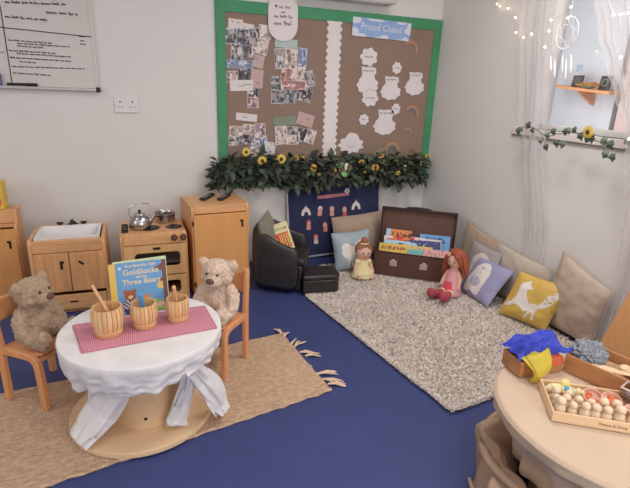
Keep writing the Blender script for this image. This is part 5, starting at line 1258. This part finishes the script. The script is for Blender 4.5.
make_bear('browner teddy bear on the chair at the left photo edge', TRS((-.466, 2.222, .276), RZ_L), (142, 118, 94), 'brown_bear_fur', R(8), R(4), 1.03)

# ================================================================== WHITE ROUND TABLE
M_MDF = wood('pale_spool_board', (186, 154, 116), axis='x', dark=.94, light=1.03)
TC = (-.025, 1.925); TZ = .42
t = thing('spool_table', 'low round cable spool table under the white cloth', 'table', (TC[0], TC[1], .0085))
obj('base_disc', MB().lathe([(0, 0), (.295, 0), (.300, .004), (.300, .022), (.296, .027), (0, .027)], 64), M_MDF, t, loc=(-.02, .0, 0))
obj('drum', MB().lathe([(.165, .027), (.165, .375)], 40), M_MDF, t)
obj('table_top', MB().lathe([(0, .375), (.30, .375), (.305, .38), (.305, .40), (.30, .404), (0, .404)], 64), M_MDF, t)
for a in (-95, -40, 150): obj('screw', MB().lathe([(0, .0), (.007, .0), (.006, .0035), (0, .004)], 12), M_BLACK, t, M=Matrix.Translation((.166*math.cos(R(a)), .166*math.sin(R(a)), .075)) @ Matrix.Rotation(R(a), 4, 'Z') @ Matrix.Rotation(R(90), 4, 'Y'))
M_CLOTH = fabric('white_cotton', (196, 191, 190), weave=220, strength=.12, rough=.85, g=1.8)
t = thing('tablecloth', 'white cotton tablecloth tied in tails around the round table', 'tablecloth', (TC[0], TC[1], TZ))
def drop(a):
    d = math.degrees(a) % 360
    L = .088+.012*math.sin(3*a+.6)
    for c, w_, h in ((205, 24, .085), (255, 34, .02), (325, 26, .015), (75, 40, .05)):
        x = (d-c+180) % 360-180; L += h*math.exp(-(x/w_)**2)
    return L
def cf(u, v):
    a = 2*PI*u
    if v < .35: r = .319*v/.35; return (r*math.cos(a), r*math.sin(a), -.0005+.0015*noise.noise((r*math.cos(a)*7, r*math.sin(a)*7, 2))*(v/.35))
    k = (v-.35)/.65; L = drop(a)
    e = min(1, k*6); r = .319+.008*math.sin(e*PI/2)-.045*k*k*(.6+.4*math.sin(2*a+1)); z = -.008*(1-math.cos(e*PI/2))-L*max(0, k-.05)
    f = k*(.008*math.sin(13*a+1.6*math.sin(3*a))+.007*math.sin(23*a+2+2*k)+.010*noise.noise((6*math.cos(a), 6*math.sin(a), 4*k)))+.006*k*noise.noise((14*math.cos(a), 14*math.sin(a), 7*k))
    return ((r+f)*math.cos(a), (r+f)*math.sin(a), z)
m = MB(); m.surf(cf, 200, 44, closed_u=True); obj('cloth', m, M_CLOTH, t, ang=80)
def tail(pts, seed, tw=1.0):
    """gathered length of cloth along pts = (point, half width, fullness)"""
    n = len(pts); 
    def spl(q):
        x = q*(n-1); i = min(int(x), n-2); f = x-i; f = f*f*(3-2*f); a, b = pts[i], pts[i+1]
        return Vector(a[0]).lerp(Vector(b[0]), f), a[1]+(b[1]-a[1])*f, a[2]+(b[2]-a[2])*f
    def fn(u, v):
        c, hw, fu = spl(v); c2, _, _ = spl(min(1, v+.02)); c1, _, _ = spl(max(0, v-.02)); d = (c2-c1).normalized()
        out = Vector((c.x, c.y, 0)).normalized(); s = d.cross(out).normalized(); nn = s.cross(d)
        a = 2*PI*u; ru = hw; rn = fu*(.55+.45*abs(math.sin(a)))
        w_ = 1+.24*math.sin(5*a+seed+3*v)+.14*math.sin(9*a+2*seed-4*v)
        q = c+s*math.cos(a)*ru*w_+nn*math.sin(a)*rn*w_
        return (q.x, q.y, q.z)
    m = MB(); m.surf(fn, 56, 26, closed_u=True)
    m.f.append(tuple(range(55, -1, -1))); m.mi.append(0); m.f.append(tuple(26*56+k for k in range(56))); m.mi.append(0)
    return obj('tied_tail', m, M_CLOTH, t, ang=80)
def tl(px, py, z): p = onz(px, py, z); return (p.x-TC[0], p.y-TC[1], z-TZ)
tail([(tl(118, 374, .34), .05, .02), (tl(112, 391, .25), .062, .024), (tl(100, 410, .16), .064, .024), (tl(87, 429, .085), .060, .022), (tl(77, 441, .052), .048, .012)], 1)
tail([(tl(190, 370, .34), .03, .018), (tl(188, 384, .25), .036, .02), (tl(182, 402, .15), .042, .02), (tl(177, 419, .075), .048, .016), (tl(177, 426, .056), .044, .012)], 3)
tail([(tl(194, 369, .33), .03, .018), (tl(203, 379, .25), .042, .018), (tl(213, 391, .17), .052, .018), (tl(221, 403, .09), .052, .014), (tl(226, 411, .055), .036, .010)], 5)
# gingham runner
M_GING = bpy.data.materials.new('pink_gingham'); M_GING.use_nodes = True; nt = M_GING.node_tree; N = nt.nodes; Lk = nt.links; b = N['Principled BSDF']; b.inputs['Roughness'].default_value = .9; b.inputs['Specular IOR Level'].default_value = .15
tc = N.new('ShaderNodeTexCoord'); sp = N.new('ShaderNodeSeparateXYZ'); Lk.new(tc.outputs['Object'], sp.inputs[0]); hs = []
for ax in ('X', 'Y'):
    q = N.new('ShaderNodeMath'); q.operation = 'MULTIPLY'; q.inputs[1].default_value = 130; fr = N.new('ShaderNodeMath'); fr.operation = 'FRACT'; gt = N.new('ShaderNodeMath'); gt.operation = 'GREATER_THAN'; gt.inputs[1].default_value = .45
    Lk.new(sp.outputs[ax], q.inputs[0]); Lk.new(q.outputs[0], fr.inputs[0]); Lk.new(fr.outputs[0], gt.inputs[0]); hs.append(gt)
ad = N.new('ShaderNodeMath'); ad.operation = 'ADD'; Lk.new(hs[0].outputs[0], ad.inputs[0]); Lk.new(hs[1].outputs[0], ad.inputs[1]); hf = N.new('ShaderNodeMath'); hf.operation = 'MULTIPLY'; hf.inputs[1].default_value = .5; Lk.new(ad.outputs[0], hf.inputs[0])
cr = N.new('ShaderNodeValToRGB'); cr.color_ramp.elements[0].color = (*alb((196, 140, 152)), 1); cr.color_ramp.elements[1].color = (*alb((150, 80, 98)), 1); Lk.new(hf.outputs[0], cr.inputs['Fac']); Lk.new(cr.outputs['Color'], b.inputs['Base Color'])
RQ = [(-.243, 1.768), (.270, 1.822), (.250, 2.048), (-.297, 2.010)]
rt = thing('table_runner', 'pink gingham runner lying across the white tablecloth', 'table runner', (0, 1.9, TZ+.0025))
m = MB(); m.surf(lambda u, v: tuple(list((Vector(RQ[0]).lerp(Vector(RQ[1]), u)).lerp(Vector(RQ[3]).lerp(Vector(RQ[2]), u), v)-Vector((0, 1.9)))+[.001*noise.noise((u*6, v*4, 0))]), 40, 20); obj('cloth', m, M_GING, rt, solid=.003)
pts = [RQ[0], RQ[1], RQ[2], RQ[3]]; m = MB(); m.tube([(Vector(pts[k]).lerp(Vector(pts[(k+1) % 4]), f/12).x, Vector(pts[k]).lerp(Vector(pts[(k+1) % 4]), f/12).y-1.9, .001) for k in range(4) for f in range(12)], .0022, 6, closed=True); obj('hem', m, mat('runner_hem', (164, 96, 110), rough=.9), rt)
# stave bowls and their contents
M_ST1 = wood('stave_light', (210, 172, 118), axis='z', dark=.94); M_ST2 = wood('stave_mid', (188, 144, 92), axis='z', dark=.92); M_ST3 = wood('stave_joint', (150, 104, 60), axis='z'); M_FOOT = wood('bowl_foot', (172, 128, 82), axis='x', dark=.9)
ZB = TZ+.0055
for (x, y, r, h, lab) in ((-.152, 1.900, .062, .116, 'largest wooden stave bowl, leftmost on the pink runner'), (-.014, 1.925, .054, .104, 'middle wooden stave bowl with the blue handled spoon'), (.123, 1.948, .049, .098, 'smallest wooden stave bowl, rightmost on the pink runner')):
    t = thing('stave_bowl', lab, 'bowl', (x, y, ZB), group='wooden bowls on the runner')
    n = 120; prof = [(0, .012), (r*.80, .012), (r*.84, .02), (r*.97, h*.35), (r*1.02, h*.6), (r*.99, h*.82), (r*.93, h), (r*.84, h), (r*.90, h*.8), (r*.92, h*.55), (r*.86, h*.3), (r*.7, .024), (0, .022)]
    m = MB(); vs = []; fs = []; ms = []
    for pr, pz in prof:
        for k in range(n):
            g = 1-.03*(1 if k % 6 == 0 else 0); vs.append((pr*g*math.cos(2*PI*k/n), pr*g*math.sin(2*PI*k/n), pz))
    for i in range(len(prof)-1):
        for k in range(n): k2 = (k+1) % n; fs.append((i*n+k, i*n+k2, (i+1)*n+k2, (i+1)*n+k)); ms.append(2 if (k % 6 in (0, 5) and 1 <= i <= 6 and k % 6 == 0) else (0, 1, 0, 0, 1)[(k//6) % 5])
    m.add(vs, fs, ms); obj('staves', m, [M_ST1, M_ST2, M_ST3], t, ang=35)
    obj('foot_ring', MB().lathe([(0, 0), (r*.86, 0), (r*.89, .003), (r*.90, .017), (r*.84, .021), (0, .018)], 40), M_FOOT, t)
M_SPOON = wood('spoon_wood', (196, 146, 104), axis='z', dark=.92)
def spoon(name, lab, a, b, r0, r1, m_, bowl=.0, flat=.55):
    a, b = Vector(a), Vector(b); t = thing(name, lab, 'spoon', a)
    d = b-a; m = MB(); m.tube([d*k/8 for k in range(9)]+[d*1.015], [r0+(r1-r0)*k/8 for k in range(9)]+[r1*.5], 10, flat=flat); obj('handle', m, m_, t)
    if bowl: m = MB(); m.ell((0, 0, 0), (bowl, bowl*.75, bowl*.5)); obj('spoon_bowl', m, m_, t)
spoon('wooden_spoon', 'thin wooden spoon handle leaning out of the largest bowl', (-.128, 1.89, ZB+.042), (-.196, 1.915, ZB+.205), .006, .0068, M_SPOON, .016, 1)
spoon('wooden_spoon', 'rounded wooden spoon standing in the smallest bowl', (.125, 1.955, ZB+.045), (.112, 1.930, ZB+.158), .009, .0135, M_SPOON, .016, .6)
spoon('plastic_spoon', 'bright blue flat handled spoon standing in the middle bowl', (-.018, 1.935, ZB+.045), (-.020, 1.905, ZB+.152), .009, .011, mat('bright_blue_plastic', (72, 142, 200), rough=.4), .018, .9)
# story book standing on the table
def p_gold(u, v):
    if u < .115: return 1
    if u > .925 or inpoly(u, v, [(.95, .95), (.80, .86), (.72, .88), (.80, .82), (.95, .78)]) or inpoly(u, v, [(.95, .66), (.82, .60), (.84, .57), (.95, .58)]): return 2
    for cx, cy, rx, ry in ((.33, .36, .10, .105), (.25, .44, .035, .04), (.41, .44, .035, .04)):
        if inel(u, v, cx, cy, rx, ry): return 8 if inel(u, v, .335, .33, .045, .035) else 3
    if inel(u, v, .33, .14, .13, .17): return 6 if ((u-.33)*30 + v*24) % 2 < 1 and v > .1 else 7
    if inel(u, v, .235, .17, .035, .09) or inel(u, v, .43, .17, .035, .09): return 3
    for cx, cy, rx, ry in ((.60, .27, .075, .07), (.55, .33, .022, .025), (.65, .33, .022, .025)):
        if inel(u, v, cx, cy, rx, ry): return 4
    if inel(u, v, .60, .14, .085, .1): return 8
    if inel(u, v, .89, .50, .08, .075): return 5
    if v < .22+.05*math.sin(u*9+2) and u > .66: return 9 if not inel(u, v, .85, .12, .07, .05) else 10
    if inel(u, v, .19, .9, .03, .028): return 6
    return 0
MB_ = frame((-.024, 2.058, TZ+.0045), (.997, .07, 0), (0, .19, 1)); gb = None
M_SUNC = mat('sun_cover', (216, 186, 96), rough=.4)
gb = book_thing('blue Three Bears story book with a yellow spine standing behind the bowls', MB_, .238, .228, .006, p_gold, [M_BLUC, M_YEL, M_BARK, M_BRN, M_ORG, M_SUNC, M_PAPER, M_NVC, M_CREAM, M_GRNC, M_PNKC], (120, 110))
M_TTL = mat('title_cream', (214, 196, 160), rough=.5)
for s, z, size in (('First Favourite Tales', .213, .0155), ('Goldilocks', .185, .035), ('and the', .162, .0145), ('Three Bears', .141, .032)):
    text('cover_title', s, size, M_TTL, gb, Matrix.Translation((.012, -.0034, z)) @ Matrix.Rotation(R(-1), 4, 'Y'), ext=.0003, bold=.0006)
# back half of the opened book
m = MB(); hb = obj('back_cover', MB().box(-.118, .118, -.003, .003, 0, .226), M_YEL, gb, smooth=False, M=Matrix.Translation((.012, .034, .004)) @ Matrix.Rotation(R(12), 4, 'Z')); 
obj('back_pages', MB().box(-.115, .117, -.008, -.003, .003, .231), mat('pale_green_page', (170, 184, 140), rough=.7), gb, smooth=False, M=Matrix.Translation((.012, .034, .004)) @ Matrix.Rotation(R(12), 4, 'Z'))

# ================================================================== HESSIAN ROUND TABLE
M_HESS = mat('hessian_cloth', (168, 145, 121), rough=.9, var=.05, scale=7, bump=.3, bscale=320, sheen=.1, g=1.7); M_HES2 = mat('hessian_fold_shade', (142, 116, 92), rough=.9, var=.10, scale=6, bump=.35, bscale=300, g=1.7)  # second hessian is the same cloth, darkened to paint shading into the folds
RC, RZ, RR = (1.39, .86), .45, .372
t = thing('round_table', 'low round table wholly wrapped in hessian at the right photo edge', 'table', (RC[0], RC[1], .001))
obj('pedestal', MB().lathe([(.20, 0), (.20, .40)], 32), M_MDF, t); obj('table_top', MB().lathe([(0, .40), (.35, .40), (.352, .405), (.352, .43), (.35, .434), (0, .434)], 48), M_MDF, t)
t = thing('hessian_tablecloth', 'tan hessian cloth wrapped and gathered around the right hand round table', 'tablecloth', (RC[0], RC[1], RZ))
def hf(u, v):
    a = 2*PI*u; nz = noise.noise((3*math.cos(a), 3*math.sin(a), 4*v))
    prof = [(0, .0), (.30, 0), (.362, -.002), (.372, -.012), (.366, -.045), (.325, -.080), (.285, -.13), (.262, -.19), (.258, -.25)]
    x = v*(len(prof)-1); i = min(int(x), len(prof)-2); f = x-i; r = prof[i][0]+(prof[i+1][0]-prof[i][0])*f; z = prof[i][1]+(prof[i+1][1]-prof[i][1])*f
    k = max(0, (v-.42)/.58); k2 = min(1, k*2)
    r += k2*(.011*math.sin(11*a+2*math.sin(2*a)+2.5*k)+.010*abs(math.sin(12*a+1+1.5*k))+.026*nz) + (.0012*noise.noise((20*r*math.cos(a), 20*r*math.sin(a), 1)))
    if v < .3: z += .002*noise.noise((9*r*math.cos(a), 9*r*math.sin(a), 3))
    return (r*math.cos(a), r*math.sin(a), z)
m = MB(); m.surf(hf, 180, 48, closed_u=True); obj('top_cloth', m, M_HESS, t, ang=80)
def sf(u, v):      # gathered lower swathe: inner lip, collar, belly, hem
    a = 2*PI*u; lift = .035*math.sin(a*2+2.4)+.02*math.sin(3*a+1)
    prof = [(.275, .12), (.30, .15), (.335, .19), (.375, .213), (.403, .195), (.410, .16), (.410, .11), (.405, .06), (.40, .012), (.385, .006)]
    x = v*(len(prof)-1); i = min(int(x), len(prof)-2); f = x-i; r = prof[i][0]+(prof[i+1][0]-prof[i][0])*f; z = prof[i][1]+(prof[i+1][1]-prof[i][1])*f
    z = z+lift*max(0, min(1, (z-.01)/.2))
    d = 26*a/ (2*PI)
    r += .012*math.sin(7*a+10*v)+.018*(1-abs(math.sin(8*a-6*v+1)))+.010*(1-abs(math.sin(13*a+5*v)))+.024*noise.noise((4*math.cos(a), 4*math.sin(a), 3*v))-.012
    r -= .02
    return (r*math.cos(a), r*math.sin(a), z-RZ)
m = MB(); m.surf(sf, 200, 48, closed_u=True); obj('gathered_skirt', m, M_HES2, t, ang=80)
for k, (a0, a1, z0, z1, r0, r1, th) in enumerate(((-175, 60, .20, .10, .395, .41, .018), (-160, 20, .25, .17, .365, .405, .016), (150, 290, .08, .19, .405, .405, .017), (60, 215, .20, .25, .39, .36, .016), (-120, -10, .07, .13, .41, .405, .015))):
    pts = []; rs = []
    for i in range(31): f = i/30; a = R(a0+(a1-a0)*f); r = r0+(r1-r0)*f+.006*math.sin(9*f+k); pts.append((r*math.cos(a), r*math.sin(a), z0+(z1-z0)*f+.016*math.sin(5*f+k)-RZ)); rs.append(th*(.25+.75*math.sin(PI*min(1, max(0.02, f)))**.6)*(1+.2*math.sin(11*f)))
    m = MB(); m.tube(pts, rs, 10, flat=.75); obj('rolled_fold', m, M_HES2, t, ang=80)

# wooden boxes ------------------------------------------------------
M_TRAYW = wood('warm_box_wood', (150, 102, 58), axis='x', dark=.85); M_RAW = wood('raw_tray_wood', (206, 172, 132), axis='x', dark=.95, light=1.03, g=1.7)
ZT = RZ+.003
def tray(name, lab, B0, e, w, d, h, th, m_, floor_=True, nm='tray'):
    e = Vector((e[0], e[1], 0)).normalized(); M = frame((B0[0], B0[1], ZT), e, (0, 0, 1)); t = thing(name, lab, nm, M=M)
    obj('front_panel', MB().box(0, w, 0, th, 0, h), m_, t, bevel=.0015); obj('rear_panel', MB().box(0, w, d-th, d, 0, h), m_, t, bevel=.0015)
    obj('side_panel', MB().box(0, th, th, d-th, 0, h), m_, t, bevel=.0015); obj('side_panel', MB().box(w-th, w, th, d-th, 0, h), m_, t, bevel=.0015); obj('base', MB().box(th, w-th, th, d-th, 0, th), m_, t, smooth=False)
    return t, M
bl, MBL = tray('wooden_box', 'brown wooden box holding the bright scarves on the hessian table', (1.214, 1.100), (.19, -.014), .182, .100, .060, .006, M_TRAYW, nm='box')
bq, MBR = tray('wooden_box', 'longer brown wooden box holding a grey scarf behind the peg doll tray', (1.408, 1.092), (.30, -.95), .34, .165, .068, .007, M_TRAYW, nm='box')
tr, MTR = tray('peg_tray', 'pale wooden tray full of peg dolls at the front of the hessian table', (1.140, .884), (.84, -.55), .275, .182, .034, .006, M_RAW)
text('printed_brand', 'Melissa & Doug', .0125, mat('brand_ink', (110, 78, 48), g=1.0), tr, Matrix.Translation((.170, -.0003, .017)), ext=.0002)

def cloth_heap(name, lab, M, rx, ry, rz_, m_, seed, cat='scarf', amp=.35, fq=3.2, hang=None, n=64):
    t = thing(name, lab, cat, M=M)
    def fn(u, v):
        a = 2*PI*u; b = PI*v*.96+.02 ; d = Vector((math.sin(b)*math.cos(a), math.sin(b)*math.sin(a), math.cos(b)))
        k = 1+amp*(abs(noise.noise(d*fq+Vector((seed, 0, 0))))*1.6-.35)+amp*.35*noise.noise(d*fq*2.3+Vector((0, seed, 0)))
        q = Vector((d.x*rx*k, d.y*ry*k, max(-.012, d.z*rz_*k)))
        return q
    m = MB(); m.surf(fn, n, n//2, closed_u=True); obj('crumpled_cloth', m, m_, t, ang=85)
    return t
def organza(name, rgb):
    m = mat(name, rgb, rough=.35, var=.12, scale=18, spec=.4, sheen=.3); N = m.node_tree.nodes; L = m.node_tree.links
    b = N['Principled BSDF']; tr_ = N.new('ShaderNodeBsdfTranslucent'); tr_.inputs['Color'].default_value = (*alb(rgb), 1); tp = N.new('ShaderNodeBsdfTransparent'); tp.inputs[0].default_value = (*[min(1, x*1.1+.1) for x in alb(rgb)], 1)
    a1 = N.new('ShaderNodeMixShader'); a1.inputs[0].default_value = .35; L.new(b.outputs[0], a1.inputs[1]); L.new(tr_.outputs[0], a1.inputs[2])
    a2 = N.new('ShaderNodeMixShader'); a2.inputs[0].default_value = .16; L.new(a1.outputs[0], a2.inputs[1]); L.new(tp.outputs[0], a2.inputs[2]); L.new(a2.outputs[0], N['Material Output'].inputs['Surface'])
    return m
M_OBL = organza('blue_organza', (46, 66, 188)); M_OYE = organza('yellow_organza', (226, 206, 30)); M_OOR = organza('orange_organza', (226, 98, 38))
def cloth_sheet(name, lab, M, rx, ry, dome, fold, m_, seed, n=70, droop=.03):
    """loose crumpled square of thin cloth lying in a heap"""
    t = thing(name, lab, 'scarf', M=M)
    def fn(u, v):
        a, b = 2*u-1, 2*v-1; k = Vector((a*1.6+seed, b*1.6, seed*1.7))
        w1, w2 = noise.noise(k*1.1), noise.noise(k*1.1+Vector((7, 3, 1)))
        x = rx*(a+.28*w1); y = ry*(b+.28*w2); r2 = max(abs(a), abs(b))
        rd = 1-abs(noise.noise(Vector((a*1.5+b*.9+seed, b*2.2-a*.5, seed))))*2.2; rd2 = 1-abs(noise.noise(k*2.3))*2
        z = dome*(1-r2**2.2)+fold*(rd*.8+rd2*.35)*(1-.35*r2)-droop*max(0, r2-.75)*2
        return (x, y, z)
    m = MB(); m.surf(fn, n, n); obj('crumpled_cloth', m, m_, t, ang=85); return t
cloth_sheet('organza_scarf', 'orange sheer scarf bulging under the blue one in the left wooden box', MBL @ TRS((.128, .034, .052)), .058, .042, .014, .012, M_OOR, 8.1)
cloth_sheet('organza_scarf', 'royal blue sheer scarf heaped on top in the left wooden box', MBL @ TRS((.112, .064, .078)), .112, .056, .034, .024, M_OBL, 3.3)
# yellow scarf hangs over the left front corner
t = thing('organza_scarf', 'yellow sheer scarf hanging over the front corner of the left wooden box', 'scarf', M=MBL @ TRS((.03, .0, .0)))
def yf(u, v):
    w_ = .050*(1-v)**1.25+.004; a = 2*PI*u
    zc = .090-.094*min(1, v*1.08); yc = -.006-.032*math.sin(PI*min(1, v*1.05))*.8-.012*v + (.03*(1-v*4) if v < .25 else 0); xc = .030-.034*v
    k = 1+.14*math.sin(3*a+5*v)+.08*math.sin(7*a-3*v)
    return (xc+math.cos(a)*w_*k, yc+math.sin(a)*.016*k*(1-.4*v)-.008, max(.0015, zc+.012*math.cos(a)*(1-v)))
m = MB(); m.surf(yf, 48, 30, closed_u=True); obj('draped_cloth', m, M_OYE, t, ang=85)
# grey scrunched scarf
M_GSC = mat('slate_grey_scarf', (104, 108, 114), rough=.9, var=.22, scale=40, bump=.5, bscale=120, sheen=.3)
cloth_heap('knitted_scarf', 'slate grey scrunched scarf lying in the longer wooden box', MBR @ TRS((.045, .078, .062)), .056, .066, .046, M_GSC, 5.5, amp=.26, fq=4.2, n=110)
# wooden utensils in the longer box
for k, (x, y, L, a, lab) in enumerate(((.145, .05, .12, 20, 'pale wooden peg lying beside the grey scarf in the longer box'), (.205, .085, .11, -30, 'cream wooden spoon at the right end of the longer box'))):
    t = thing('wooden_peg', lab, 'wooden toy', M=MBR @ TRS((x, y, .045), R(a)))
    m = MB(); m.tube([(-L/2, 0, 0), (-L/4, 0, .006), (0, 0, .010), (L/3, 0, .012), (L/2, 0, .012)], [.018, .022, .014, .008, .007], 12, flat=.6); obj('handle', m, M_RAW, t)
    m = MB(); m.ell((-L/2, 0, .004), (.02, .022, .012)); obj('rounded_end', m, M_RAW, t)
t = thing('toy_ball', 'white ball with a dark spot at the far end of the longer box', 'ball', M=MBR @ TRS((.255, .10, .055)))
obj('ball', MB().ell((0, 0, 0), (.026, .026, .026), 20, 14), M_WHITE, t); obj('spot', MB().ell((-.016, -.016, .008), (.010, .010, .010), 12, 8), M_BLACK, t)
obj('box_filling', MB().box(.008, .33, .008, .157, .007, .030), mat('shredded_paper', (150, 118, 84), rough=.9, var=.2, scale=50), bq, smooth=False)

# peg dolls -----------------------------------------------------------
M_PEG = wood('peg_maple', (214, 188, 156), axis='z', dark=.96, light=1.02, g=1.7)
def make_peg():
    t = thing('peg_doll', 'plain', 'peg doll', group='peg dolls in the tray')
    obj('body', MB().lathe([(0, 0), (.0125, 0), (.0138, .003), (.0135, .014), (.0115, .026), (.0085, .032), (.0, .034)], 24), M_PEG, t)
    obj('head', MB().ell((0, 0, .040), (.0115, .0115, .0115), 20, 14), M_PEG, t); return t
peg0 = make_peg(); used = False
rows = [(.030, [.028, .064, .098, .128, .160, .196, .232], 1.0), (.062, [.022, .052, .086, .122, .158, .194], 1.0), (.094, [.030, .068], .92)]
ORD = ['first', 'second', 'third', 'fourth', 'fifth', 'sixth', 'seventh']; ROWN = ['front', 'second', 'rear']
rr = random.Random(2)
for ri, (y, xs, sc_) in enumerate(rows):
    for k, x in enumerate(xs):
        s = sc_*rr.uniform(1.0, 1.25); M = MTR @ TRS((x, y+rr.uniform(-.003, .003), .006), rr.uniform(0, 6)) @ Matrix.Scale(s, 4)
        lab = 'wooden peg doll, %s from left in %s row of the pale tray' % (ORD[k], ROWN[ri])
        if not used: peg0.matrix_world = M; peg0['label'] = lab; used = True
        else: dup(peg0, M, lab)
# little toys at the back of the tray
M_LEM = mat('lemon_paint', (224, 206, 120), rough=.4); M_BLT = mat('blue_paint', (40, 130, 180), rough=.4); M_STR = mat('cream_paint', (222, 206, 170), rough=.5)
t = thing('wooden_bee', 'yellow wooden bee toy with a blue spot at the back left of the pale tray', 'wooden toy', M=MTR @ TRS((.045, .150, .014), R(10)))
m = MB(); m.tube([(-.034, 0, .006), (-.02, 0, .012), (0, 0, .014), (.02, 0, .012), (.03, 0, .008)], [.008, .013, .015, .013, .008], 14); obj('body', m, M_STR, t)
m = MB()
for x in (-.016, 0, .016): m.tube([(x-.003, 0, .0135), (x+.003, 0, .0135)], .0155, 16)
obj('stripes', m, M_LEM, t); m = MB(); m.ell((.026, 0, .030), (.018, .008, .018)); obj('wing', m, M_LEM, t); obj('spot', MB().ell((.028, -.012, .018), (.010, .006, .010)), M_BLT, t)
t = thing('wooden_caterpillar', 'cream striped wooden caterpillar toy beside the bee in the pale tray', 'wooden toy', M=MTR @ TRS((.098, .146, .006), R(-6)))
m = MB()
for k in range(5): m.ell((-.026+.013*k, 0, .016+.004*(k % 2)), (.0075, .013, .015))
obj('segments', m, M_STR, t); m = MB()
for k in range(4): m.tube([(-.0195+.013*k, .013*math.cos(a), .017+.013*math.sin(a)) for a in [2*PI*q/14 for q in range(14)]], .002, 5, closed=True)
obj('bands', m, M_LEM, t)
M_RNG = mat('pink_wood_ring', (196, 154, 132), rough=.6, var=.06, scale=20); M_AMB = mat('amber_filling', (206, 92, 34), rough=.4, var=.2, scale=60)
for k, (x, y, r, lab) in enumerate(((.150, .138, .030, 'left pinkish wooden dish with orange beads at the back of the pale tray'), (.205, .132, .031, 'right pinkish wooden dish with orange beads at the back of the pale tray'))):
    t = thing('bead_dish', lab, 'dish', M=MTR @ TRS((x, y, .006)) @ Matrix.Rotation(R(22), 4, 'X'))
    obj('dish', MB().lathe([(0, 0), (r*.8, 0), (r, .012), (r*1.02, .026), (r*.9, .028), (r*.84, .014), (0, .008)], 32), M_RNG, t); m = MB(); rr = random.Random(k)
    for q in range(16): a = rr.uniform(0, 6.28); d = r*.6*math.sqrt(rr.random()); m.ell((d*math.cos(a), d*math.sin(a), .014), (.008, .007, .006), 8, 6)
    o = obj('beads', m, M_AMB, t); o['kind'] = 'stuff'
t = thing('wooden_cup', 'small pinkish wooden cup at the right photo edge of the pale tray', 'cup', M=MTR @ TRS((.250, .072, .006)))
obj('cup', MB().lathe([(0, 0), (.018, 0), (.026, .02), (.027, .034), (.023, .035), (.021, .02), (0, .008)], 28), M_RNG, t); obj('filling', MB().ell((0, 0, .016), (.018, .018, .006)), mat('cup_filling', (120, 88, 74), rough=.8, var=.3, scale=60), t)
# clear plastic tub
t = thing('clear_tub', 'clear plastic tub of grey pieces against the longer wooden box', 'tub', M=MBR @ TRS((.205, -.058, .0)))
m = MB(); w_, d_, h_, q = .11, .05, .070, .002
m.box(0, w_, 0, q, 0, h_).box(0, w_, d_-q, d_, 0, h_).box(0, q, q, d_-q, 0, h_).box(w_-q, w_, q, d_-q, 0, h_).box(0, w_, 0, d_, 0, q)
obj('tub_walls', m, glassy('clear_plastic', (.86, .82, .82), .12, .08), t, smooth=False); m = MB(); m.box(-.002, w_+.002, -.002, q, h_-.006, h_).box(-.002, w_+.002, d_-q, d_+.002, h_-.006, h_).box(-.002, q, 0, d_, h_-.006, h_).box(w_-q, w_+.002, 0, d_, h_-.006, h_); obj('rim', m, mat('frosted_rim', (176, 166, 164), rough=.4), t, bevel=.001)
m = MB(); rr = random.Random(6)
for k in range(26): m.ell((rr.uniform(.012, .098), rr.uniform(.010, .040), rr.uniform(.010, .045)), (.011, .009, .009), 8, 6)
o = obj('grey_pieces', m, mat('grey_pieces', (110, 104, 108), rough=.5, var=.3, scale=40), t); o['kind'] = 'stuff'

# ================================================================== LEANING WOODEN STAND at the right edge
t = thing('wooden_stand', 'orange toned wooden display stand with a sloping side at the right photo edge', 'stand', (1.95, 1.2, 0))
M_STAND = wood('orange_ply', (206, 146, 84), axis='z', dark=.95, light=1.03)
P = [(.205, 0), (.19, .20), (.058, .74), (-.5, .74), (-.5, 0)]
for x, nm in ((0, 'side_panel'), (.36, 'side_panel')):
    m = MB(); n = len(P); m.add([(x, a, b) for a, b in P]+[(x+.018, a, b) for a, b in P], [tuple(range(n)), tuple(range(2*n-1, n-1, -1))]+[(k, (k+1) % n, n+(k+1) % n, n+k) for k in range(n)]); obj(nm, m, M_STAND, t, smooth=False, bevel=.002)
for z, y in ((.06, .18), (.30, .15), (.52, .09)): obj('shelf', MB().box(.018, .36, -.48, y, z, z+.016), M_STAND, t, smooth=False)
obj('back_panel', MB().box(.018, .36, -.5, -.484, .02, .74), M_STAND, t, smooth=False)

# ------------------------------------------------------------------ look
vs = SC.view_settings
vs.view_transform = 'Standard'; vs.look = 'None'; vs.exposure = 0.09; vs.gamma = 1.0; vs.use_curve_mapping = False
SC.cycles.max_bounces = 8; SC.cycles.transparent_max_bounces = 12
